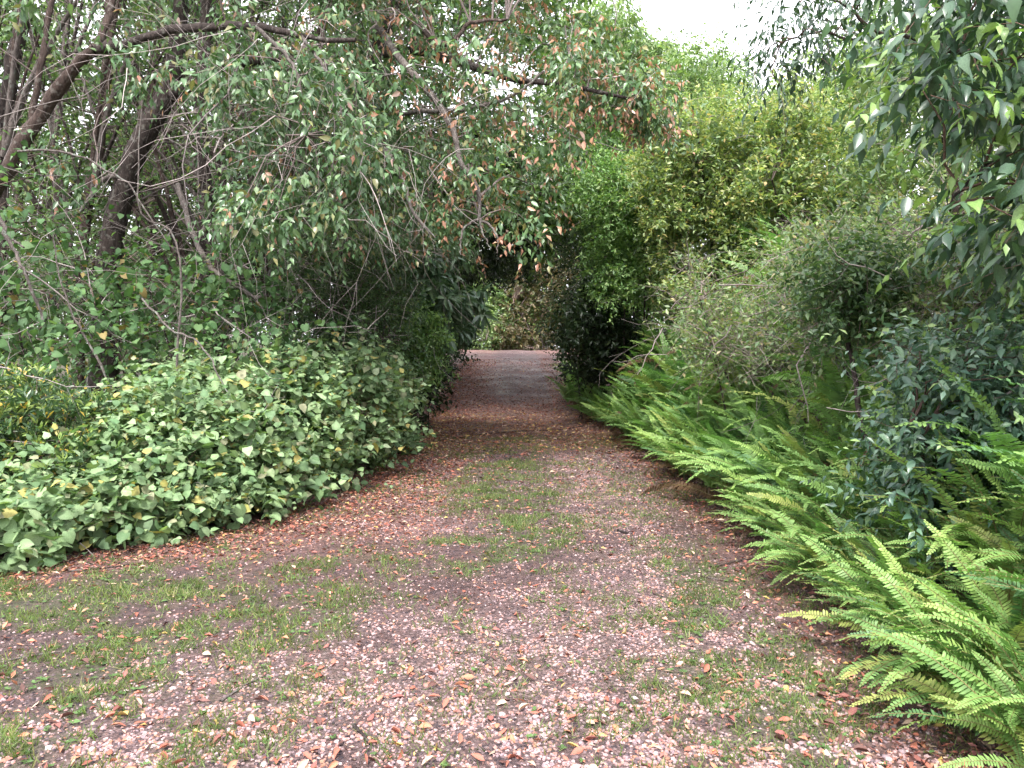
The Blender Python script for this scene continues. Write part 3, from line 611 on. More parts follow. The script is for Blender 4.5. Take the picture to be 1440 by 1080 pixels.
SP['strap'] = dict(name='strap', mat='glossy', tpl=T_LANCE, size=(.26, .40), per=13, t0=.6, twl=(.25, .45), droop=.1, fwd=.5, flat=1., ldroop=.7, jit=.2, upn=.6, njit=.4, pal=[(.028, .06, .03), (.045, .085, .04), (.07, .11, .055)], w=[.4, .4, .2], twig=(.12, .1, .08))
SP['bright'] = dict(SP['dark'], name='bright', pal=[(.09, .175, .05), (.14, .24, .07), (.06, .125, .04), (.19, .28, .085)], w=[.38, .3, .2, .12], size=(.065, .12))
SP['far'] = dict(name='far', showtwig=False, mat='small', tpl=T_KITE, size=(.12, .22), per=8, twl=(.4, 1.), droop=.05, fwd=.4, ldroop=.3, jit=.4, upn=.7, njit=.5, pal=[(.10, .175, .055), (.15, .24, .07), (.20, .285, .085), (.065, .12, .045)], w=[.34, .34, .2, .12], twig=(.16, .12, .10), tr=2)
SP['mango'] = dict(SP['far'], name='mango', tpl=T_NARROW, size=(.28, .45), ldroop=.9, per=9, pal=[(.10, .18, .055), (.15, .24, .07), (.19, .27, .08), (.065, .12, .045)])
SP['yellow'] = dict(name='yellow', mat='small', tpl=T_KITE, size=(.07, .125), per=9, twl=(.22, .5), droop=-.06, fwd=.6, ldroop=-.1, jit=.35, upn=.8, njit=.5, rise=.35, pal=[(.14, .215, .075), (.21, .29, .09), (.30, .335, .10), (.085, .15, .06), (.38, .28, .10)], w=[.34, .28, .16, .18, .04], tip=(.3, 2, .75), twig=(.2, .16, .14))
SP['olive'] = dict(SP['yellow'], name='olive', pal=[(.09, .155, .058), (.13, .20, .07), (.19, .24, .085), (.06, .11, .045), (.25, .22, .10)], w=[.32, .3, .14, .2, .04], tip=(.1, 2, .75))
SP['thicket'] = dict(SP['olive'], name='thicket', size=(.05, .09), per=7, keep=.75, tk=.6, rise=.1, twl=(.25, .6), droop=.02, wander=.3, twig=(.22, .18, .15), w=[.3, .32, .22, .12, .04])
SP['near'] = dict(name='near', low=T_OVATE_LOW + [leaf4(.13, .35, .3)], mat='near', tpl=T_OVATE + T_LANCE[:1], size=(.075, .135), per=9, t0=.15, twl=(.3, .6), droop=.14, wander=.12, fwd=.55, ldroop=.45, flat=.35, jit=.22, upn=.9, njit=.3, face=.2,
    pal=[(.028, .068, .038), (.042, .095, .048), (.065, .125, .06), (.16, .28, .06)], w=[.40, .36, .22, 0.02], tip=(.28, 3, .45), twig=(.16, .10, .08))
SP['spray'] = dict(SP['near'], name='spray', low=[T_OVATE_LOW[0], leaf4(.13, .35, .3), leaf4(.13, .35, .7)], size=(.05, .09), tpl=T_OVATE[:1] + T_LANCE[:2], tip=(.05, 3, .7), ldroop=.6)
SP['blue'] = dict(name='blue', low=T_OVATE_LOW, mat='near', tpl=T_OVATE, size=(.05, .095), per=8, twl=(.2, .5), droop=.08, wander=.2, fwd=.4, ldroop=.3, flat=.5, jit=.3, upn=.9, njit=.4, face=.3, pal=[(.045, .10, .066), (.07, .14, .088), (.11, .19, .11), (.17, .28, .075)], w=[.36, .36, .24, .04], tip=(.10, 3, .7), twig=(.15, .10, .085))  # bluish green leaves, brightened to put their sky reflections into the colour

def pale(c, k, m, b=1.06):
    c = np.array(c, float); lum = (c @ np.array([.25, .65, .10]))[:, None]; return (c * (1 - k) + lum * k * np.array([.98, 1., b])) * m
for _n, _sp in list(SP.items()):
    k, m = dict(broad=(.06, 1.16), near=(.12, 1.1), blue=(.12, 1.2), spray=(.12, .9), tunnel=(.10, .62), canopy=(.08, 1.25), canopy_red=(.06, 1.3), rosette=(.08, 1.5), yellow=(.18, 1.28), vine=(.08, 1.2), strap=(.15, 1.8), bright=(.10, 1.45)).get(_n, (.15, 1.25))  # low tunnel factor paints more of its shade into the leaves
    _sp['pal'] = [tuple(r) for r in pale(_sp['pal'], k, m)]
gp = np.random.default_rng(21)
def gnd(x, y, dz=0.): return np.array([x, y, float(gz(x, y)) + dz])
def base_of(px, d): q = P(px, 500, d); return gnd(q[0], d, -.05)

# ------------------------------------------------------------------ trees on the left
TG = 'tall trees leaning over the left side of the drive'
b = base_of(-40, 8.6)
plant('leaning_tree', 'brown leaning tree at far left whose long limb arches over to the right', 'tree', TG, b, SP['canopy'],
    clumps([(-250, -420), (420, -420), (430, -10), (150, 20), (-250, 60)], 34, 7.5, 10.5, .35, .6, gp) + clumps([(-80, -40), (330, -40), (330, 260), (-80, 300)], 4, 7.4, 8.6, .2, .38, gp) + clumps([(300, 70), (470, 60), (560, 240), (520, 330), (330, 350), (300, 200)], 38, 7.6, 9.2, .22, .42, gp), 21,
    limbs=[dict(pts=[b, P(-25, 330, 8.6), P(15, 230, 8.6), P(60, 160, 8.6), P(105, 95, 8.5), P(135, 70, 8.4)], r=(.095, .062)),
           limb([(135, 70, 8.4), (180, 60, 8.3), (240, 44, 8.2), (310, 36, 8.1), (370, 38, 8.0), (430, 52, 8.0), (500, 56, 8.0)], 14, 6, bark='bark'),
           limb([(130, 74, 8.4), (150, 30, 8.5), (165, -40, 8.6), (190, -160, 8.8)], 13, 6),
           limb([(40, 190, 8.6), (60, 80, 8.7), (70, 20, 8.8), (95, -90, 9.)], 9, 5, bark='bark_red'),
           limb([(360, 38, 8.0), (410, 90, 7.9), (425, 150, 7.9), (430, 190, 7.9)], 6, 3, bark='bark_pale'),
           limb([(425, 52, 8.0), (465, 110, 7.8), (480, 160, 7.8)], 5, 2, bark='bark_pale')], bark='bark_red', n_single=220, seed=3, part='crown', deadwood=220, dead_len=(.8, 2.2), dead_col=(.34, .29, .28))
b = base_of(140, 10.)
plant('crooked_tree', 'dark thick crooked trunk forking high on the left, among drooping glossy leaves', 'tree', TG, b, SP['canopy'],
    clumps([(180, -420), (520, -420), (520, 30), (330, 60), (200, 0)], 34, 9.0, 12., .35, .6, gp) + clumps([(330, 60), (560, 60), (600, 330), (420, 360), (330, 330)], 50, 8.8, 11.5, .3, .5, gp), 24,
    limbs=[dict(pts=[b, P(152, 380, 10.), P(168, 290, 10), P(192, 212, 10), P(226, 147, 10), P(243, 97, 10), P(253, 30, 10.1), P(258, -120, 10.3)], r=(.17, .085), n=30, S=11),
           limb([(238, 135, 10), (265, 122, 9.9), (300, 98, 9.8), (350, 86, 9.6), (420, 84, 9.4), (480, 100, 9.2)], 20, 7),
           limb([(300, 100, 9.8), (290, 60, 9.9), (305, 20, 10.), (318, -90, 10.2)], 13, 7),
           limb([(180, 255, 10), (150, 250, 9.8), (128, 275, 9.7), (110, 300, 9.6)], 8, 4, bark='bark_pale'),
           limb([(330, 90, 9.7), (380, 130, 9.3), (402, 180, 9.1), (405, 230, 9.)], 6, 3, bark='bark_pale')], n_single=120, seed=4, part='crown', deadwood=200, dead_len=(.8, 2.), dead_col=(.34, .29, .28))
b = base_of(480, 12.)
plant('overhanging_tree', 'tree with the wide drooping canopy of red-tipped leaves hanging over the drive', 'tree', TG, b, SP['canopy_red'],
    clumps([(470, -420), (800, -420), (840, -100), (800, 0), (840, 100), (840, 200), (800, 320), (740, 385), (680, 370), (610, 320), (520, 180), (470, 60)], 140, 8.6, 11.8, .3, .5, gp)
    + clumps([(800, 90), (905, 105), (935, 150), (920, 190), (850, 170)], 12, 9., 9.8, .16, .28, gp), 22,
    limbs=[dict(pts=[b, P(484, 380, 12), P(487, 260, 11.9), P(500, 160, 11.7), P(525, 80, 11.4), P(560, 0, 11.2), P(600, -120, 11.)], r=(.17, .08), n=26),
           limb([(525, 80, 11.4), (580, 70, 10.6), (640, 85, 10.), (720, 110, 9.6), (800, 120, 9.4), (890, 140, 9.3)], 14, 4),
           limb([(520, 20, 11.3), (557, 77, 9.4), (610, 140, 9.), (637, 180, 8.9), (647, 227, 8.8), (667, 253, 8.8), (675, 290, 8.8), (673, 310, 8.8)], 10, 4, bark='bark_pale'),
           limb([(500, 150, 10), (547, 220, 9.), (567, 257, 8.8), (580, 297, 8.7), (612, 334, 8.7)], 8, 2.5, bark='bark_pale'),
           limb([(580, 30, 10), (613, 57, 9.2), (637, 60, 9.0), (660, 34, 8.9), (713, 27, 8.8)], 8, 3, bark='bark_red'),
           limb([(560, 160, 10), (620, 156, 9.1), (670, 150, 9.), (720, 135, 8.9), (765, 100, 8.9)], 6, 2.5, bark='bark_pale'),
           limb([(673, 308, 8.8), (690, 318, 8.75), (700, 335, 8.7), (699, 356, 8.7)], 3.5, 1.5, bark='bark_pale', carry=False),
           limb([(673, 308, 8.8), (655, 318, 8.75), (648, 338, 8.7), (648, 358, 8.7)], 3.5, 1.5, bark='bark_pale', carry=False),
           limb([(673, 308, 8.8), (680, 330, 8.75), (690, 350, 8.7)], 3, 1.5, bark='bark_pale', carry=False)], n_single=300, seed=5, part='crown', deadwood=260, dead_len=(.5, 1.3), dead_col=(.34, .29, .28))
bt = [(20, 110, 9.6, 24, 'bark', 'dark trunk at the upper left corner behind the leaning tree', [(-5, 400), (5, 220), (18, 90), (38, 0), (50, -150)]),
      (130, 200, 12., 17, 'bark_red', 'slim reddish trunk standing left of the crooked dark trunk', [(110, 440), (122, 300), (142, 190), (152, 60), (160, -120)]),
      (285, 250, 11., 22, 'bark', 'straight dark trunk just right of the crooked trunk', [(278, 480), (284, 380), (288, 260), (282, 140), (290, 0), (300, -140)]),
      (330, 300, 13., 13, 'bark_red', 'thin red-brown trunk behind the hanging grey branch', [(300, 470), (292, 340), (312, 220), (330, 100), (336, -60)]),
      (355, 420, 11.5, 10, 'bark_red', 'thin bare pole trunk above the broad-leaved shrubs', [(354, 500), (353, 400), (358, 280), (350, 150), (356, 0)]),
      (395, 400, 12.2, 14, 'bark', 'rough pole trunk with vine strands right of the thin pole', [(392, 500), (396, 400), (385, 280), (398, 120), (405, -40)]),
      (80, 300, 13.5, 15, 'bark', 'dim trunk deep in the gap at far left', [(70, 460), (84, 330), (76, 200), (92, 60), (100, -100)]),
      (215, 300, 14., 13, 'bark_red', 'dim trunk seen behind the crooked trunk against sky specks', [(205, 460), (214, 320), (205, 200), (222, 60), (230, -100)])]
for i, (px, py, d, wpx, bk, lab, ln) in enumerate(bt):
    b = base_of(ln[0][0], d); x0, x1 = ln[-1][0] - 130, ln[-1][0] + 130
    ext = []
    for e in range(8):
        a = ln[gp.integers(0, 3)]; sgn = gp.choice([-1, 1]); w_ = gp.uniform(50, 170) * sgn; hgt = gp.uniform(180, 480); ww = gp.uniform(4, 11)
        ext.append(limb([(a[0], a[1], d), (a[0] + w_ * .25, a[1] - hgt * .4, d - .2), (a[0] + w_ * .6, a[1] - hgt * .75, d - .4), (a[0] + w_, a[1] - hgt * (.95 + .2 * gp.random()), d - .6)], ww, ww * .35, n=12, S=6, bark=str(gp.choice(['bark_red', 'bark', 'bark_pale']))))
    plant('slender_tree', lab, 'tree', 'slender trunks at the left', b, SP['back'], clumps([(x0 - 40, -30), (x1 + 40, -30), (x1 + 40, 400), (x0 - 40, 400)], 14, d + .5, d + 4., .3, .6, gp) + clumps([(x0, -420), (x1, -420), (x1, 40), (x0, 60)], 16, d - 1., d + 1.5, .35, .65, gp) + clumps([(x0 + 20, 40), (x1 - 20, 40), (x1 - 20, 380), (x0 + 20, 380)], 20, d + .3, d + 2.5, .25, .45, gp), 15,
          limbs=[dict(pts=[b] + [P(q[0], q[1], d + .1 * k) for k, q in enumerate(ln)], r=(pw(wpx, d) * .5, pw(wpx, d) * .3), n=24)] + ext, bark=bk, seed=30 + i, part='crown', deadwood=90, dead_len=(1., 3.2), dead_col=(.26, .21, .195))
b = base_of(150, 9.)
plant('dead_branch', 'grey lichen-covered dead branch slanting down left of the pole trunks', 'branch', None, P(362, 424, 8.8), SP['canopy'], [], 0,
    limbs=[limb([(362, 424, 8.8), (345, 410, 8.8), (318, 394, 8.85), (296, 374, 8.9), (278, 345, 9.), (262, 300, 9.2), (250, 260, 9.5)], 6, 7, name='bough'), limb([(345, 412, 8.8), (362, 418, 8.7), (376, 415, 8.7)], 5, 3, name='stub')], bark='bark_pale', seed=61)
plant('dead_branch', 'long pale bare branch curving down from the left edge', 'branch', None, P(25, 213, 7.6), SP['canopy'], [], 0,
    limbs=[limb([(25, 213, 7.6), (70, 211, 7.6), (110, 220, 7.6), (150, 240, 7.6), (180, 258, 7.6), (200, 290, 7.6), (240, 345, 7.7), (262, 372, 7.8)], 3.2, 1.4, name='bough')], bark='bark_pale', seed=62)
plant('dead_branch', 'thick pale broken branch leaning at the left edge', 'branch', None, P(-10, 300, 7.2), SP['canopy'], [], 0,
    limbs=[limb([(-10, 290, 7.2), (8, 330, 7.2), (22, 358, 7.2), (35, 384, 7.2), (60, 450, 7.3)], 6, 3.5, name='bough'), limb([(18, 338, 7.2), (34, 348, 7.1)], 3, 2, name='stub')], bark='bark_pale', seed=63)
plant('dead_branch', 'thin bare branch arching down into the broad-leaved shrub', 'branch', None, P(200, 425, 7.8), SP['canopy'], [], 0,
    limbs=[limb([(200, 420, 7.8), (240, 462, 7.6), (275, 478, 7.5), (295, 505, 7.4), (315, 545, 7.3), (345, 580, 7.2)], 3, 1.4, name='bough')], bark='bark_pale', seed=64)
for i, (lab, ln) in enumerate([('forked grey branch standing above the dark shrub', [(160, 555), (135, 500), (112, 462), (95, 425), (82, 380), (75, 330)]),
                               ('upright pale sapling stem rising beside the crooked trunk', [(248, 560), (250, 480), (255, 420), (245, 330), (198, 300), (196, 215), (200, 140)])]):
    plant('dead_branch', lab, 'branch', None, P(ln[0][0], ln[0][1], 7.7), SP['canopy'], [], 0, limbs=[limb([(a, c, 7.7) for a, c in ln], 3.6, 1.6, name='bough')], bark='bark_pale', seed=70 + i)

# understory at the left
plant('vine_thicket', 'tangle of green vine leaves and stems at the far left under the trees', 'thicket', 'vine thickets', base_of(40, 8.2), SP['vine'],
    clumps([(-120, 240), (120, 260), (150, 420), (140, 540), (-120, 560)], 40, 7.6, 9.3, .3, .5, gp), 13, stems=7, n_single=160, seed=81, deadwood=90, dead_len=(.6, 1.8))
plant('vine_thicket', 'tangle of vine leaves and bare stems behind the broad-leaved shrubs', 'thicket', 'vine thickets', base_of(240, 8.8), SP['vine'],
    clumps([(130, 330), (330, 380), (420, 420), (420, 520), (130, 540)], 44, 8.2, 10.2, .3, .5, gp), 13, stems=7, n_single=120, seed=82, deadwood=110, dead_len=(.6, 1.8))
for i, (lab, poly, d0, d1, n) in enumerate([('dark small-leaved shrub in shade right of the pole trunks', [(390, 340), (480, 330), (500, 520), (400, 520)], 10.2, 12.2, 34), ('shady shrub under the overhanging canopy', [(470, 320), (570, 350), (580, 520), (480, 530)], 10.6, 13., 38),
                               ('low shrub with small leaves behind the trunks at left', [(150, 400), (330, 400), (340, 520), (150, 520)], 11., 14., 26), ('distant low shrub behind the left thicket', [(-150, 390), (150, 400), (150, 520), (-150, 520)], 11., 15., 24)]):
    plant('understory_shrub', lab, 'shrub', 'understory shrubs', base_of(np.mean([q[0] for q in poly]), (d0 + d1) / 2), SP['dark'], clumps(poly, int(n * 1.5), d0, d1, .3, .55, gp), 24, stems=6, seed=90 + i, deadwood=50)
# thin woodland screening the horizon at left
for i, (px, d, top, n) in enumerate([(-150, 19, 330, 16), (40, 20, 350, 14), (180, 19, 370, 14), (330, 20, 330, 18), (450, 18, 250, 26), (-60, 27, 200, 12), (260, 28, 180, 14)]):
    plant('background_tree', ['leafy tree far left behind the thicket', 'pale tree seen through the gap between the left trunks', 'tree glimpsed behind the slim reddish trunk', 'leafy tree behind the pole trunks', 'dense tree behind the overhanging canopy trunk', 'distant pale tree beyond the far left gap', 'distant pale tree beyond the crooked trunk'][i], 'tree', 'background trees at the left', base_of(px, d), SP['far'],
          clumps([(px - 120, top), (px + 120, top), (px + 130, 500), (px - 130, 500)], int(n * 2.0), d - 1.5, d + 1.5, .5, .9, gp), 20, limbs=[dict(pts=[base_of(px, d), P(px + 6, 400, d), P(px - 8, top + 60, d), P(px + 10, top - 60, d)], r=(.11, .05))], seed=110 + i, part='crown')

for i, (lab, poly, d0, d1, n) in enumerate([('leafy tree filling the sky behind the leaning limb at upper left', [(-200, -150), (200, -150), (200, 400), (-200, 400)], 15., 18.5, 130), ('leafy tree filling the sky behind the crooked trunk', [(170, -150), (420, -150), (420, 420), (170, 420)], 15., 18.5, 105),
        ('tall leafy tree directly behind the overhanging canopy', [(420, -150), (820, -120), (840, 200), (800, 360), (430, 400)], 15.5, 19., 180)]):
    px = min(np.mean([q[0] for q in poly]), 520); plant('screen_tree', lab, 'tree', 'background trees at the left', base_of(px, d1), dict(SP['far'], size=(.15, .28), pal=SP['back']['pal'], w=[.4, .3, .12, .18]), clumps(poly, n, d0, d1, .45, .8, gp), 17, limbs=[dict(pts=[base_of(px, d1), P(px + 6, 400, d1), P(px - 12, 200, d1), P(px + 10, 0, d1)], r=(.13, .05))], seed=260 + i, part='crown')
# broad-leaved shrubs
BS = [('large-leaved pale green shrub bulging furthest over the drive edge', [((-2.5, 8.2, .68), (.68, .8, .70)), ((-2.5, 7.65, .4), (.5, .45, .45))], 60),
      ('pale broad-leaved shrub at the far end of the left clump, nearest the tunnel', [((-2.25, 9.8, .8), (.75, 1.1, .85)), ((-2.15, 11.8, .75), (.62, 1.2, .75))], 76),
      ('broad-leaved shrub mound in the middle of the left clump', [((-3.15, 7.3, .58), (.75, .65, .58)), ((-2.95, 6.95, .35), (.5, .35, .40))], 60),
      ('broad-leaved shrub mound with yellowing leaves beside the dark glossy shrub', [((-3.45, 7.0, .46), (.55, .6, .46)), ((-3.4, 6.45, .30), (.5, .35, .34))], 46),
      ('tall broad-leaved shrub at the back of the left clump', [((-3.3, 8.6, .75), (.9, .9, .50)), ((-2.7, 9.0, .95), (.6, .7, .45))], 50),
      ('low sprawling broad-leaved seedlings at the lower left corner', [((-3.95, 5.75, .16), (.62, .3, .2)), ((-4.5, 5.9, .22), (.5, .35, .25))], 26)]
for i, (lab, ell, n) in enumerate(BS):
    c = np.array(ell[0][0]); cl = wclumps(ell, n, .10, .26, gp, .8, .35); cl = [(np.array([q[0], q[1], max(q[2], .06)]), r) for q, r in cl]
    cl += [(np.array([c_[0], c_[1], .13 + .12 * gp.random()]), np.array([.16, .16, .12])) for c_ in [np.array(ell[-1][0]) + np.array([math.cos(a_), math.sin(a_), 0]) * np.array(ell[-1][1]) * np.array([.95, .95, 0]) for a_ in gp.uniform(3.3, 6.4, 10)]]
    plant('broadleaf_shrub', lab, 'shrub', 'broad-leaved shrubs along the left edge', gnd(c[0], c[1], -.03), SP['broad'], cl, 22, stems=7, stem_r=.014, n_single=300, seed=130 + i, bark='bark_red', deadwood=10, dead_len=(.3, .7))
plant('glossy_shrub', 'dark glossy shrub with yellow leaf rosettes at the left edge', 'shrub', None, gnd(-4.2, 6.6), SP['rosette'],
    wclumps([((-4.12, 6.55, .62), (.55, .5, .62)), ((-4.75, 6.8, .75), (.55, .5, .65)), ((-4.2, 6.9, 1.0), (.5, .4, .4))], 70, .15, .28, gp, .9, .4), 18, stems=7, n_single=120, seed=141, deadwood=12)
# ------------------------------------------------------------------ the tunnel and beyond
plant('strap_leaf_tree', 'tree with long drooping strap leaves beside the dark tunnel', 'tree', None, base_of(575, 14), SP['strap'],
    clumps([(555, 330), (640, 320), (655, 400), (640, 460), (600, 475), (560, 430)], 26, 13., 14.6, .25, .45, gp), 7, limbs=[dict(pts=[base_of(575, 14.4), P(585, 470, 14.4), P(592, 400, 14.3), P(600, 330, 14.2), P(605, 240, 14.2)], r=(.09, .05))], n_single=60, seed=150, part='crown')
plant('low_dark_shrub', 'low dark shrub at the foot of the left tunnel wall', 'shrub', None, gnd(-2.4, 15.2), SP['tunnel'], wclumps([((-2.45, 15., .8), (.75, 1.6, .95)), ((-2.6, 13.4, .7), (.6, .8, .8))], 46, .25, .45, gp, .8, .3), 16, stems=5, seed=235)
plant('bright_shrub', 'small bright green shrub standing at the mouth of the dark tunnel', 'shrub', None, base_of(592, 14.0), SP['bright'], clumps([(575, 432), (600, 436), (612, 480), (608, 530), (560, 535), (560, 480)], 34, 12.6, 13.8, .18, .32, gp), 26, stems=5, seed=151)
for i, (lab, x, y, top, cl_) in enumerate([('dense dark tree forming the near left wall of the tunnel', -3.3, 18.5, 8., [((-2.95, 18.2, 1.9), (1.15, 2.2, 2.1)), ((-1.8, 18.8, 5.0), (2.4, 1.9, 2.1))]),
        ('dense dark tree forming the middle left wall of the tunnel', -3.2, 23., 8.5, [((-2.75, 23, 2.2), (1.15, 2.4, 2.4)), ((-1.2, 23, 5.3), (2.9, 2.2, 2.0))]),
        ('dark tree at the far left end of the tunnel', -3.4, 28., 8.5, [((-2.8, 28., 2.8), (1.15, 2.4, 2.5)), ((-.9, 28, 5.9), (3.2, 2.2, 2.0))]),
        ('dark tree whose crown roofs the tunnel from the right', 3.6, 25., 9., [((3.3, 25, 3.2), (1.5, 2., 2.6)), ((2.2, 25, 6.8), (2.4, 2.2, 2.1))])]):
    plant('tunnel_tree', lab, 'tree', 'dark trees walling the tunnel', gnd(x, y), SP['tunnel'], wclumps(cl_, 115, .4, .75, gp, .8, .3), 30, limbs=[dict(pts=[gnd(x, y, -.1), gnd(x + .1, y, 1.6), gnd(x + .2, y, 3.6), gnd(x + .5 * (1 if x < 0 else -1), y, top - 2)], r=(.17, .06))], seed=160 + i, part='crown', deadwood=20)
for i, (lab, poly, d0, d1, n, s) in enumerate([('light green shrub across the drive beyond the crest', [(630, 370), (740, 360), (765, 505), (630, 505)], 41, 44, 76, 'far'), ('brownish twiggy shrub beyond the crest, right of the light green one', [(735, 360), (810, 350), (810, 500), (700, 500)], 40, 43, 60, 'far'),
        ('tall pale tree closing the view beyond the tunnel', [(600, 200), (860, 200), (860, 485), (620, 485)], 48, 54, 120, 'far'), ('low pale scrub at the left end of the crest', [(610, 430), (700, 445), (700, 500), (610, 500)], 39, 41, 34, 'thick_far')]):
    sp = dict(SP['far'], size=(.2, .36)) if s == 'far' else dict(SP['far'], size=(.12, .2), keep=.85, twig=(.3, .24, .22))
    if i == 1: sp = dict(sp, keep=.8, pal=[(.14, .12, .06), (.20, .16, .10), (.10, .12, .05), (.07, .08, .04)], twig=(.30, .22, .2))
    q = base_of(np.mean([a[0] for a in poly]), d0); plant('far_shrub', lab, 'shrub', 'plants beyond the crest', q, sp, clumps(poly, int(n * 1.6), d0, d1, .5, 1.0, gp), 18, stems=5, stem_r=.05, seed=170 + i, deadwood=40 if i in (1, 3) else 0, dead_len=(1., 2.5))

# ------------------------------------------------------------------ right-hand bushes and trees
RB = [('dark green small-leaved tree on the right at the tunnel mouth', 'dark', [(775, 300), (850, 250), (900, 300), (900, 490), (850, 530), (790, 520)], 16.5, 20., 60, 16, 'tree'),
      ('mid green bush in front of the right tunnel tree', 'bright', [(820, 230), (920, 220), (950, 330), (930, 410), (850, 430)], 14., 17., 60, 16, 'bush'),
      ('tall yellow-green bush right of the drive below the sky gap', 'yellow', [(905, 190), (1000, 145), (1060, 140), (1080, 260), (1060, 470), (940, 440)], 12., 15., 115, 16, 'bush'),
      ('wide yellow-green bush with pale young tips at the right', 'yellow', [(1050, 145), (1120, 135), (1180, 180), (1240, 240), (1240, 500), (1060, 500)], 11., 14., 110, 16, 'bush'),
      ('dull green bush behind the hanging leaves at the far right', 'olive', [(1200, 120), (1500, 60), (1550, 500), (1220, 500)], 9., 12.5, 90, 14, 'bush'),
      ('pale tree with fine leaves standing behind the yellow-green bushes', 'far', [(925, 95), (1000, 75), (1040, 120), (1060, 170), (900, 200), (880, 150)], 26., 30., 44, 14, 'tree'),
      ('greyish twiggy tree behind the dark hanging spray', 'far', [(1120, 90), (1260, 40), (1400, 60), (1400, 200), (1150, 180)], 16., 20., 50, 12, 'tree'),
      ('tall mid green tree filling the gaps behind the yellow-green bushes', 'far', [(900, 190), (1080, 170), (1260, 210), (1300, 480), (900, 480)], 17., 21., 70, 9, 'tree'),
      ('mid green tree left of the yellow-green bushes', 'bright', [(830, 150), (900, 140), (960, 180), (940, 270), (840, 280)], 17., 21., 48, 14, 'tree')]
for i, (lab, s, poly, d0, d1, n, k, c) in enumerate(RB):
    px = np.mean([a[0] for a in poly]); dm = (d0 + d1) / 2; b = base_of(px, dm); ytop = min(a[1] for a in poly)
    lim = [dict(pts=[b, P(px + 4, 470, dm), P(px - 6, ytop + .5 * (480 - ytop), dm), P(px + 8, ytop + 60, dm)], r=(.09, .03))] if c == 'tree' else ()
    plant('small_leaved_' + c, lab, c, 'bushes and trees right of the drive', b, SP[s], clumps(poly, int(n * 1.5), d0, d1, .3 * dm / 12, .55 * dm / 12, gp), int(k * 2.3), limbs=lim, stems=7, stem_r=.03, seed=190 + i, part='crown' if c == 'tree' else 'foliage', deadwood=30)
plant('tall_tree', 'tall far tree with hanging narrow leaves against the white sky', 'tree', None, base_of(860, 33), SP['mango'],
    clumps([(795, 30), (830, 15), (880, 25), (905, 55), (930, 70), (935, 95), (900, 110), (870, 150), (790, 170), (760, 80)], 60, 31, 35, .7, 1.2, gp), 24, limbs=[dict(pts=[base_of(860, 33), P(858, 400, 33), P(862, 250, 33), P(850, 120, 33), P(855, 60, 33)], r=(.3, .08))], seed=210, part='crown')
for i, (lab, poly, d0, d1, n) in enumerate([('tangle of dry grey twigs on the bank behind the ferns', [(960, 370), (1150, 350), (1180, 450), (1100, 540), (960, 480)], 7.6, 9.6, 46), ('dense dry twig tangle behind the dark-stemmed sapling', [(1130, 340), (1300, 320), (1320, 520), (1150, 560)], 6.4, 8.2, 44),
                                        ('dull twiggy scrub at the right edge behind the blue-green shrub', [(1290, 330), (1500, 300), (1500, 520), (1300, 520)], 5.4, 7., 36)]):
    plant('twig_thicket', lab, 'thicket', 'dry thickets on the right bank', base_of(np.mean([q[0] for q in poly]), (d0 + d1) / 2), dict(SP['thicket'], **({'pal': SP['yellow']['pal']} if i == 3 else {})), clumps(poly, int(n * 1.4), d0, d1, .25, .45, gp), 26, stems=7, stem_r=.014, seed=220 + i, deadwood=170, dead_len=(.4, 1.1), dead_col=(.27, .225, .215))
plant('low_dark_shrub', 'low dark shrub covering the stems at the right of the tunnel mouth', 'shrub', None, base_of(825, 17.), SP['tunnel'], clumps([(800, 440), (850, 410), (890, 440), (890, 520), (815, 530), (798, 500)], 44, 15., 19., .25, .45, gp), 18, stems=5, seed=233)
plant('dark_leaf_bush', 'compact dark small-leaved bush above the sapling stem at right', 'bush', None, base_of(1205, 6.), SP['dark'], clumps([(1150, 370), (1230, 350), (1265, 400), (1240, 450), (1165, 440)], 26, 5.6, 6.4, .12, .2, gp), 22,
    limbs=[limb([(1232, 700, 5.6), (1222, 640, 5.6), (1208, 580, 5.7), (1200, 520, 5.8), (1192, 470, 5.9), (1200, 420, 6.)], 9, 5, name='stem')], seed=231)
# blue-green shrub and hanging leaves close at the right
plant('blue_green_shrub', 'blue-green leafy shrub leaning over the ferns at the right edge', 'shrub', None, gnd(2.95, 4.6), SP['blue'],
    clumps([(1290, 480), (1440, 470), (1560, 470), (1560, 820), (1400, 800), (1310, 740), (1250, 700), (1240, 620), (1280, 560)], 90, 4.2, 5.3, .14, .24, gp), 22, stems=7, stem_r=.012, n_single=300, seed=240, deadwood=8, dead_len=(.2, .45))
plant('hanging_tree', 'tree with large glossy leaves hanging into the upper right corner', 'tree', None, gnd(3.4, 4.0), SP['near'],
    clumps([(1320, -200), (1700, -220), (1700, 380), (1440, 320), (1375, 260), (1310, 200), (1275, 90)], 58, 3.4, 4.8, .16, .28, gp) + clumps([(1350, 280), (1560, 280), (1560, 470), (1380, 460)], 7, 3.9, 5., .12, .2, gp), 16,
    limbs=[dict(pts=[gnd(3.3, 4.4, -.05), np.array([3.2, 4.4, 1.4]), np.array([3.05, 4.35, 2.4]), np.array([2.9, 4.3, 3.4]), np.array([2.8, 4.2, 4.2])], r=(.06, .025)), limb([(1500, 60, 4.3), (1420, 90, 4.1), (1340, 70, 4.), (1260, 50, 4.)], 9, 4), limb([(1500, 180, 4.2), (1430, 200, 4.), (1370, 250, 3.8), (1330, 290, 3.7)], 7, 3)], n_single=300, seed=241, part='crown')
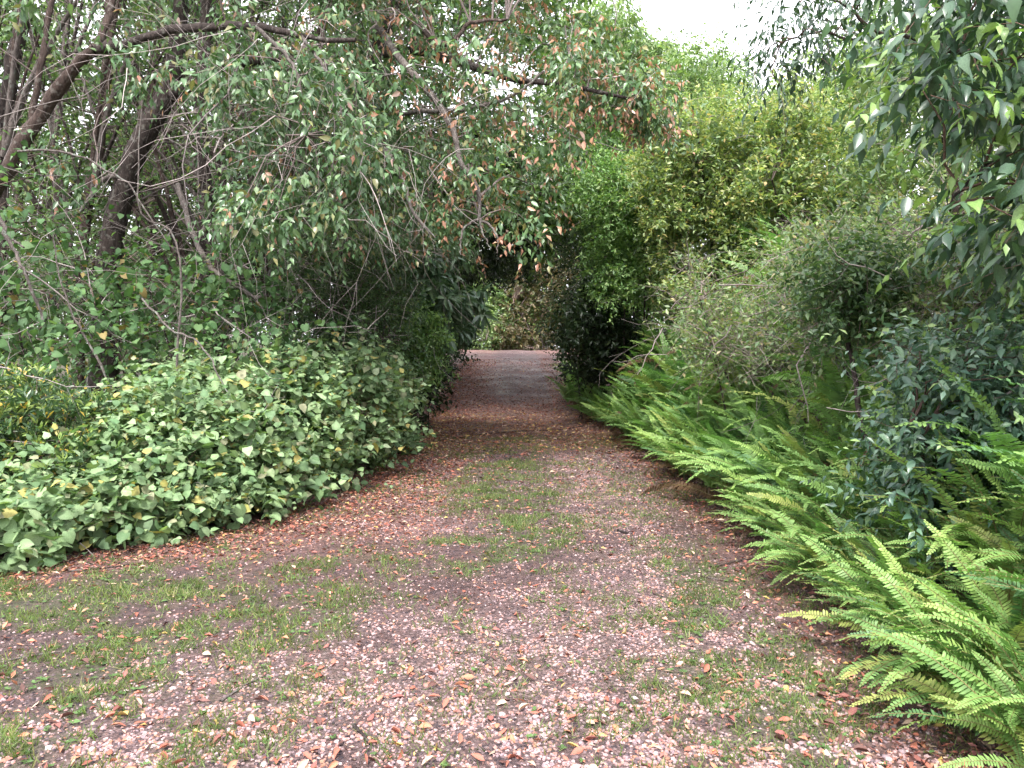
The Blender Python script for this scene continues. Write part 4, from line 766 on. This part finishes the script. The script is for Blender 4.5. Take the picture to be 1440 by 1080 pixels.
plant('leaf_spray_tree', 'slim branch with a dark backlit leaf spray against the white sky', 'tree', None, gnd(3.6, 6.2), SP['spray'],
    clumps([(1090, 20), (1150, -40), (1290, -60), (1290, 60), (1180, 75), (1110, 90)], 20, 5.2, 6.2, .16, .26, gp) + clumps([(1060, 70), (1110, 60), (1115, 110), (1070, 120)], 4, 5.4, 5.8, .08, .14, gp), 11,
    limbs=[dict(pts=[gnd(3.7, 6.2, -.05), np.array([3.6, 6.2, 1.6]), np.array([3.5, 6.1, 3.]), P(1330, 60, 5.9), P(1300, -60, 5.8)], r=(.05, .02)), limb([(1330, 60, 5.9), (1265, 53, 5.7), (1225, 40, 5.6), (1190, 10, 5.6), (1150, -10, 5.6)], 6, 3), limb([(1240, 52, 5.7), (1200, 56, 5.6), (1150, 45, 5.5), (1100, 60, 5.5)], 4, 2)], n_single=200, seed=242, part='crown', bark='bark_red')

# ------------------------------------------------------------------ ferns along the right edge
FERNC = np.array([(.15, .262, .088), (.205, .338, .105), (.094, .186, .078), (.26, .385, .115), (.305, .35, .11), (.13, .075, .045)])
def frond_mesh(seed, color, arch, pairs=48):
    """A sword fern frond one metre long lying along +Y, arching over +Z, with paired leaflets."""
    q = np.random.default_rng(seed); t = np.linspace(0, 1, 24); th0, th1 = .55 * arch, -1.05 * arch
    th = th0 + (th1 - th0) * t ** 1.2; dy = np.cos(th) / 23; dz = np.sin(th) / 23
    yy = np.concatenate([[0], np.cumsum(dy[:-1])]); zz = np.concatenate([[0], np.cumsum(dz[:-1])]); sway = .05 * q.normal(); xx = sway * t ** 2
    line = np.stack([xx, yy, zz], 1); mb = MB()
    ts = .10 + .89 * (np.arange(pairs) + .5) / pairs; sp_ = .89 / pairs
    for s in (-1, 1):
        tj = ts + (sp_ * .25 * s); c = np.stack([np.interp(tj, t, line[:, k]) for k in range(3)], 1); a = np.interp(tj, t, th)
        fw = np.stack([0 * a, np.cos(a), np.sin(a)], 1); up = np.stack([0 * a, -np.sin(a), np.cos(a)], 1); sd_ = np.array([s, 0, 0.])
        wv = .068 * np.clip(1.0 - ((tj - .38) / .66) ** 2 * (tj > .38) - .55 * ((.38 - tj) / .38) ** 2 * (tj < .38), .06, 1) * (.92 + .16 * q.random(pairs)); hw = sp_ * .47
        lift = .12 + .18 * q.normal(size=pairs); dr = sd_ * np.cos(.18) + fw * .22 + up * lift[:, None]; dr = nrm(dr)
        r0 = c - fw * hw * .8; r1 = c + fw * hw * .8; e0 = c + dr * (wv * .72)[:, None] - fw * hw * .85; e1 = c + dr * (wv * .66)[:, None] + fw * hw * .9; tip = c + dr * wv[:, None] - up * (wv * .10)[:, None] + fw * (wv * .06)[:, None]
        e0 -= up * (wv * .05)[:, None]
        V = np.stack([r0, r1, e1, tip, e0], 1); n = pairs; base = (np.arange(n) * 5)[:, None]
        ordr = [0, 4, 3, 2, 1] if s > 0 else [0, 1, 2, 3, 4]; F = base + np.array(ordr)[None]
        shade = np.array([.85, .85, 1.05, 1.12, 1.05]); yl = 1 + .25 * np.clip(tj - .6, 0, 1)
        cc = np.array(color)[None, None] * shade[None, :, None] * (q.uniform(.88, 1.12, (n, 1, 1))) * np.stack([yl, yl, yl * .95], 1)[:, None]
        mb.add(V, F, np.full(n, 5), cc.reshape(-1, 3))
    me = mb.mesh('frond', M['fern'], smooth=False)
    mr_ = MB(); ln = line + np.array([0, 0, .001]); tubes(mr_, ln[None], np.linspace(.0045, .0014, 24)[None], 4, (.16, .13, .05)); mr = mr_.mesh('midrib', M['rib'])
    return me, mr
FR = []
for s in range(20): FR.append(frond_mesh(300 + s, FERNC[[0, 0, 1, 1, 2, 3, 0, 1, 3, 4][s % 10]], [.55, .8, 1.05, 1.35, .7][s % 5]))
BR = [frond_mesh(340 + s_, FERNC[5], a_) for s_, a_ in enumerate((.9, 1.2, 1.5))]
def fern(label, x, y, n, length, seed, toward=-1.57, spread=2.4, ribs=True, tilt=(.25, 1.0), dz=0., group='sword ferns along the right edge'):
    q = np.random.default_rng(seed); root = empty('sword_fern', gnd(x, y, dz)); tag(root, label, 'fern', group)
    for i in range(n):
        old = i < 1 and y > 5.5; me, mr = BR[q.integers(3)] if old else FR[q.integers(20)]; o = bpy.data.objects.new('frond', me); COL.objects.link(o); o.parent = root
        az = toward + spread * (q.random() * 2 - 1) * (.55 + .45 * q.random()); el = q.uniform(-.1, .25) if old else q.uniform(*tilt); L = length * q.uniform(.65, 1.15)
        # frond lies along local +Y; rotate up by el, roll a little, then turn: direction (sin az, cos az)
        Rm = Matrix.Rotation(-az, 4, 'Z') @ Matrix.Rotation(el, 4, 'X') @ Matrix.Rotation(.45 * q.normal(), 4, 'Y')
        o.matrix_local = Matrix.Translation((.05 * q.normal(), .05 * q.normal(), 0)) @ Rm @ Matrix.Diagonal((L, L, L, 1))
        if ribs:
            r = bpy.data.objects.new('midrib', mr); COL.objects.link(r); r.parent = o
    return root
gf = np.random.default_rng(909)
def row(y0, y1, a, b):
    out = []
    while y0 < y1: out.append(y0); y0 += a + b * y0
    return out
for k, yv in enumerate(row(2.75, 24, .22, .022)):
    fern('bright sword fern in the front row at the drive edge, %s from the camera' % ORD[k], float(xr(yv)) + .38 + .10 * gf.normal(), yv, 24, (.70 if yv < 7 else .86) + .12 * gf.random(), 400 + k, spread=1.5, ribs=yv < 8, tilt=(.25, 1.15) if yv < 7 else (.5, 1.25))
for k, yv in enumerate(row(2.6, 17, .26, .03)):
    fern('sword fern in the second row on the bank, %s from the camera' % ORD[k], float(xr(yv)) + .85 + .15 * gf.normal(), yv, 22, .85 + .14 * gf.random(), 460 + k, spread=1.9, ribs=yv < 5, tilt=(.45, 1.25), dz=.15)
for k, yv in enumerate(row(5.5, 13, .30, .02)):
    fern('sword fern squeezed between the front and second rows, %s from the camera' % ORD[k], float(xr(yv)) + .65 + .08 * gf.normal(), yv, 20, .85 + .14 * gf.random(), 600 + k, spread=1.8, ribs=False, tilt=(.5, 1.25), dz=.08)
for k, yv in enumerate(row(3.3, 15, .28, .03)):
    fern('sword fern in the third row higher on the bank, %s from the camera' % ORD[k], float(xr(yv)) + 1.3 + .2 * gf.normal(), yv, 22, 1.0 + .2 * gf.random(), 500 + k, spread=2.1, ribs=False, tilt=(.5, 1.3), dz=.35)
for k, yv in enumerate(row(5.0, 14, .34, .025)):
    fern('tall sword fern at the back of the bank among dry twigs, %s from the camera' % ORD[k], float(xr(yv)) + 2.1 + .2 * gf.normal(), yv, 22, 1.1 + .2 * gf.random(), 530 + k, spread=2.2, ribs=False, tilt=(.6, 1.35), dz=.70)
gt = np.random.default_rng(4242)
for k in range(26):
    fy = 8.3 + 8.2 * (k + .5) / 26; fx = float(xr(fy)) + gt.uniform(.55, 2.5 if fy < 12 else 1.9)
    fern('tall spiky yellow-green fern on the mound beside the yellow-green bushes, %s from the camera' % ORD[k], fx, fy, 22, 1.15 + .2 * gt.random(), 640 + k, spread=1.5, ribs=False, tilt=(.65, 1.35), dz=.05, group='tall ferns on the mound')
for k, (fx, fy) in enumerate([(2.35, 3.55), (2.6, 4.0), (2.3, 4.35), (2.8, 4.5), (2.65, 5.0)]):
    fern('sword fern filling the gap below the blue-green shrub, %s from the camera' % ORD[k], fx, fy, 22, .72, 580 + k, spread=2.0, tilt=(.3, 1.2), dz=.05)
fern('dark green fern at the right of the tunnel mouth', 1.55, 19.5, 14, 1.1, 560, spread=2.2, ribs=False, tilt=(.4, 1.2), group=None)
fern('fern half hidden in the understory left of the tunnel', -3.0, 11.6, 12, .8, 561, toward=2.6, ribs=False, tilt=(.3, 1.1), group=None)
tot = 0
for me in bpy.data.meshes: tot += len(me.loops) - 2 * len(me.polygons)
print('TRIS', tot, 'OBJECTS', len(bpy.data.objects))
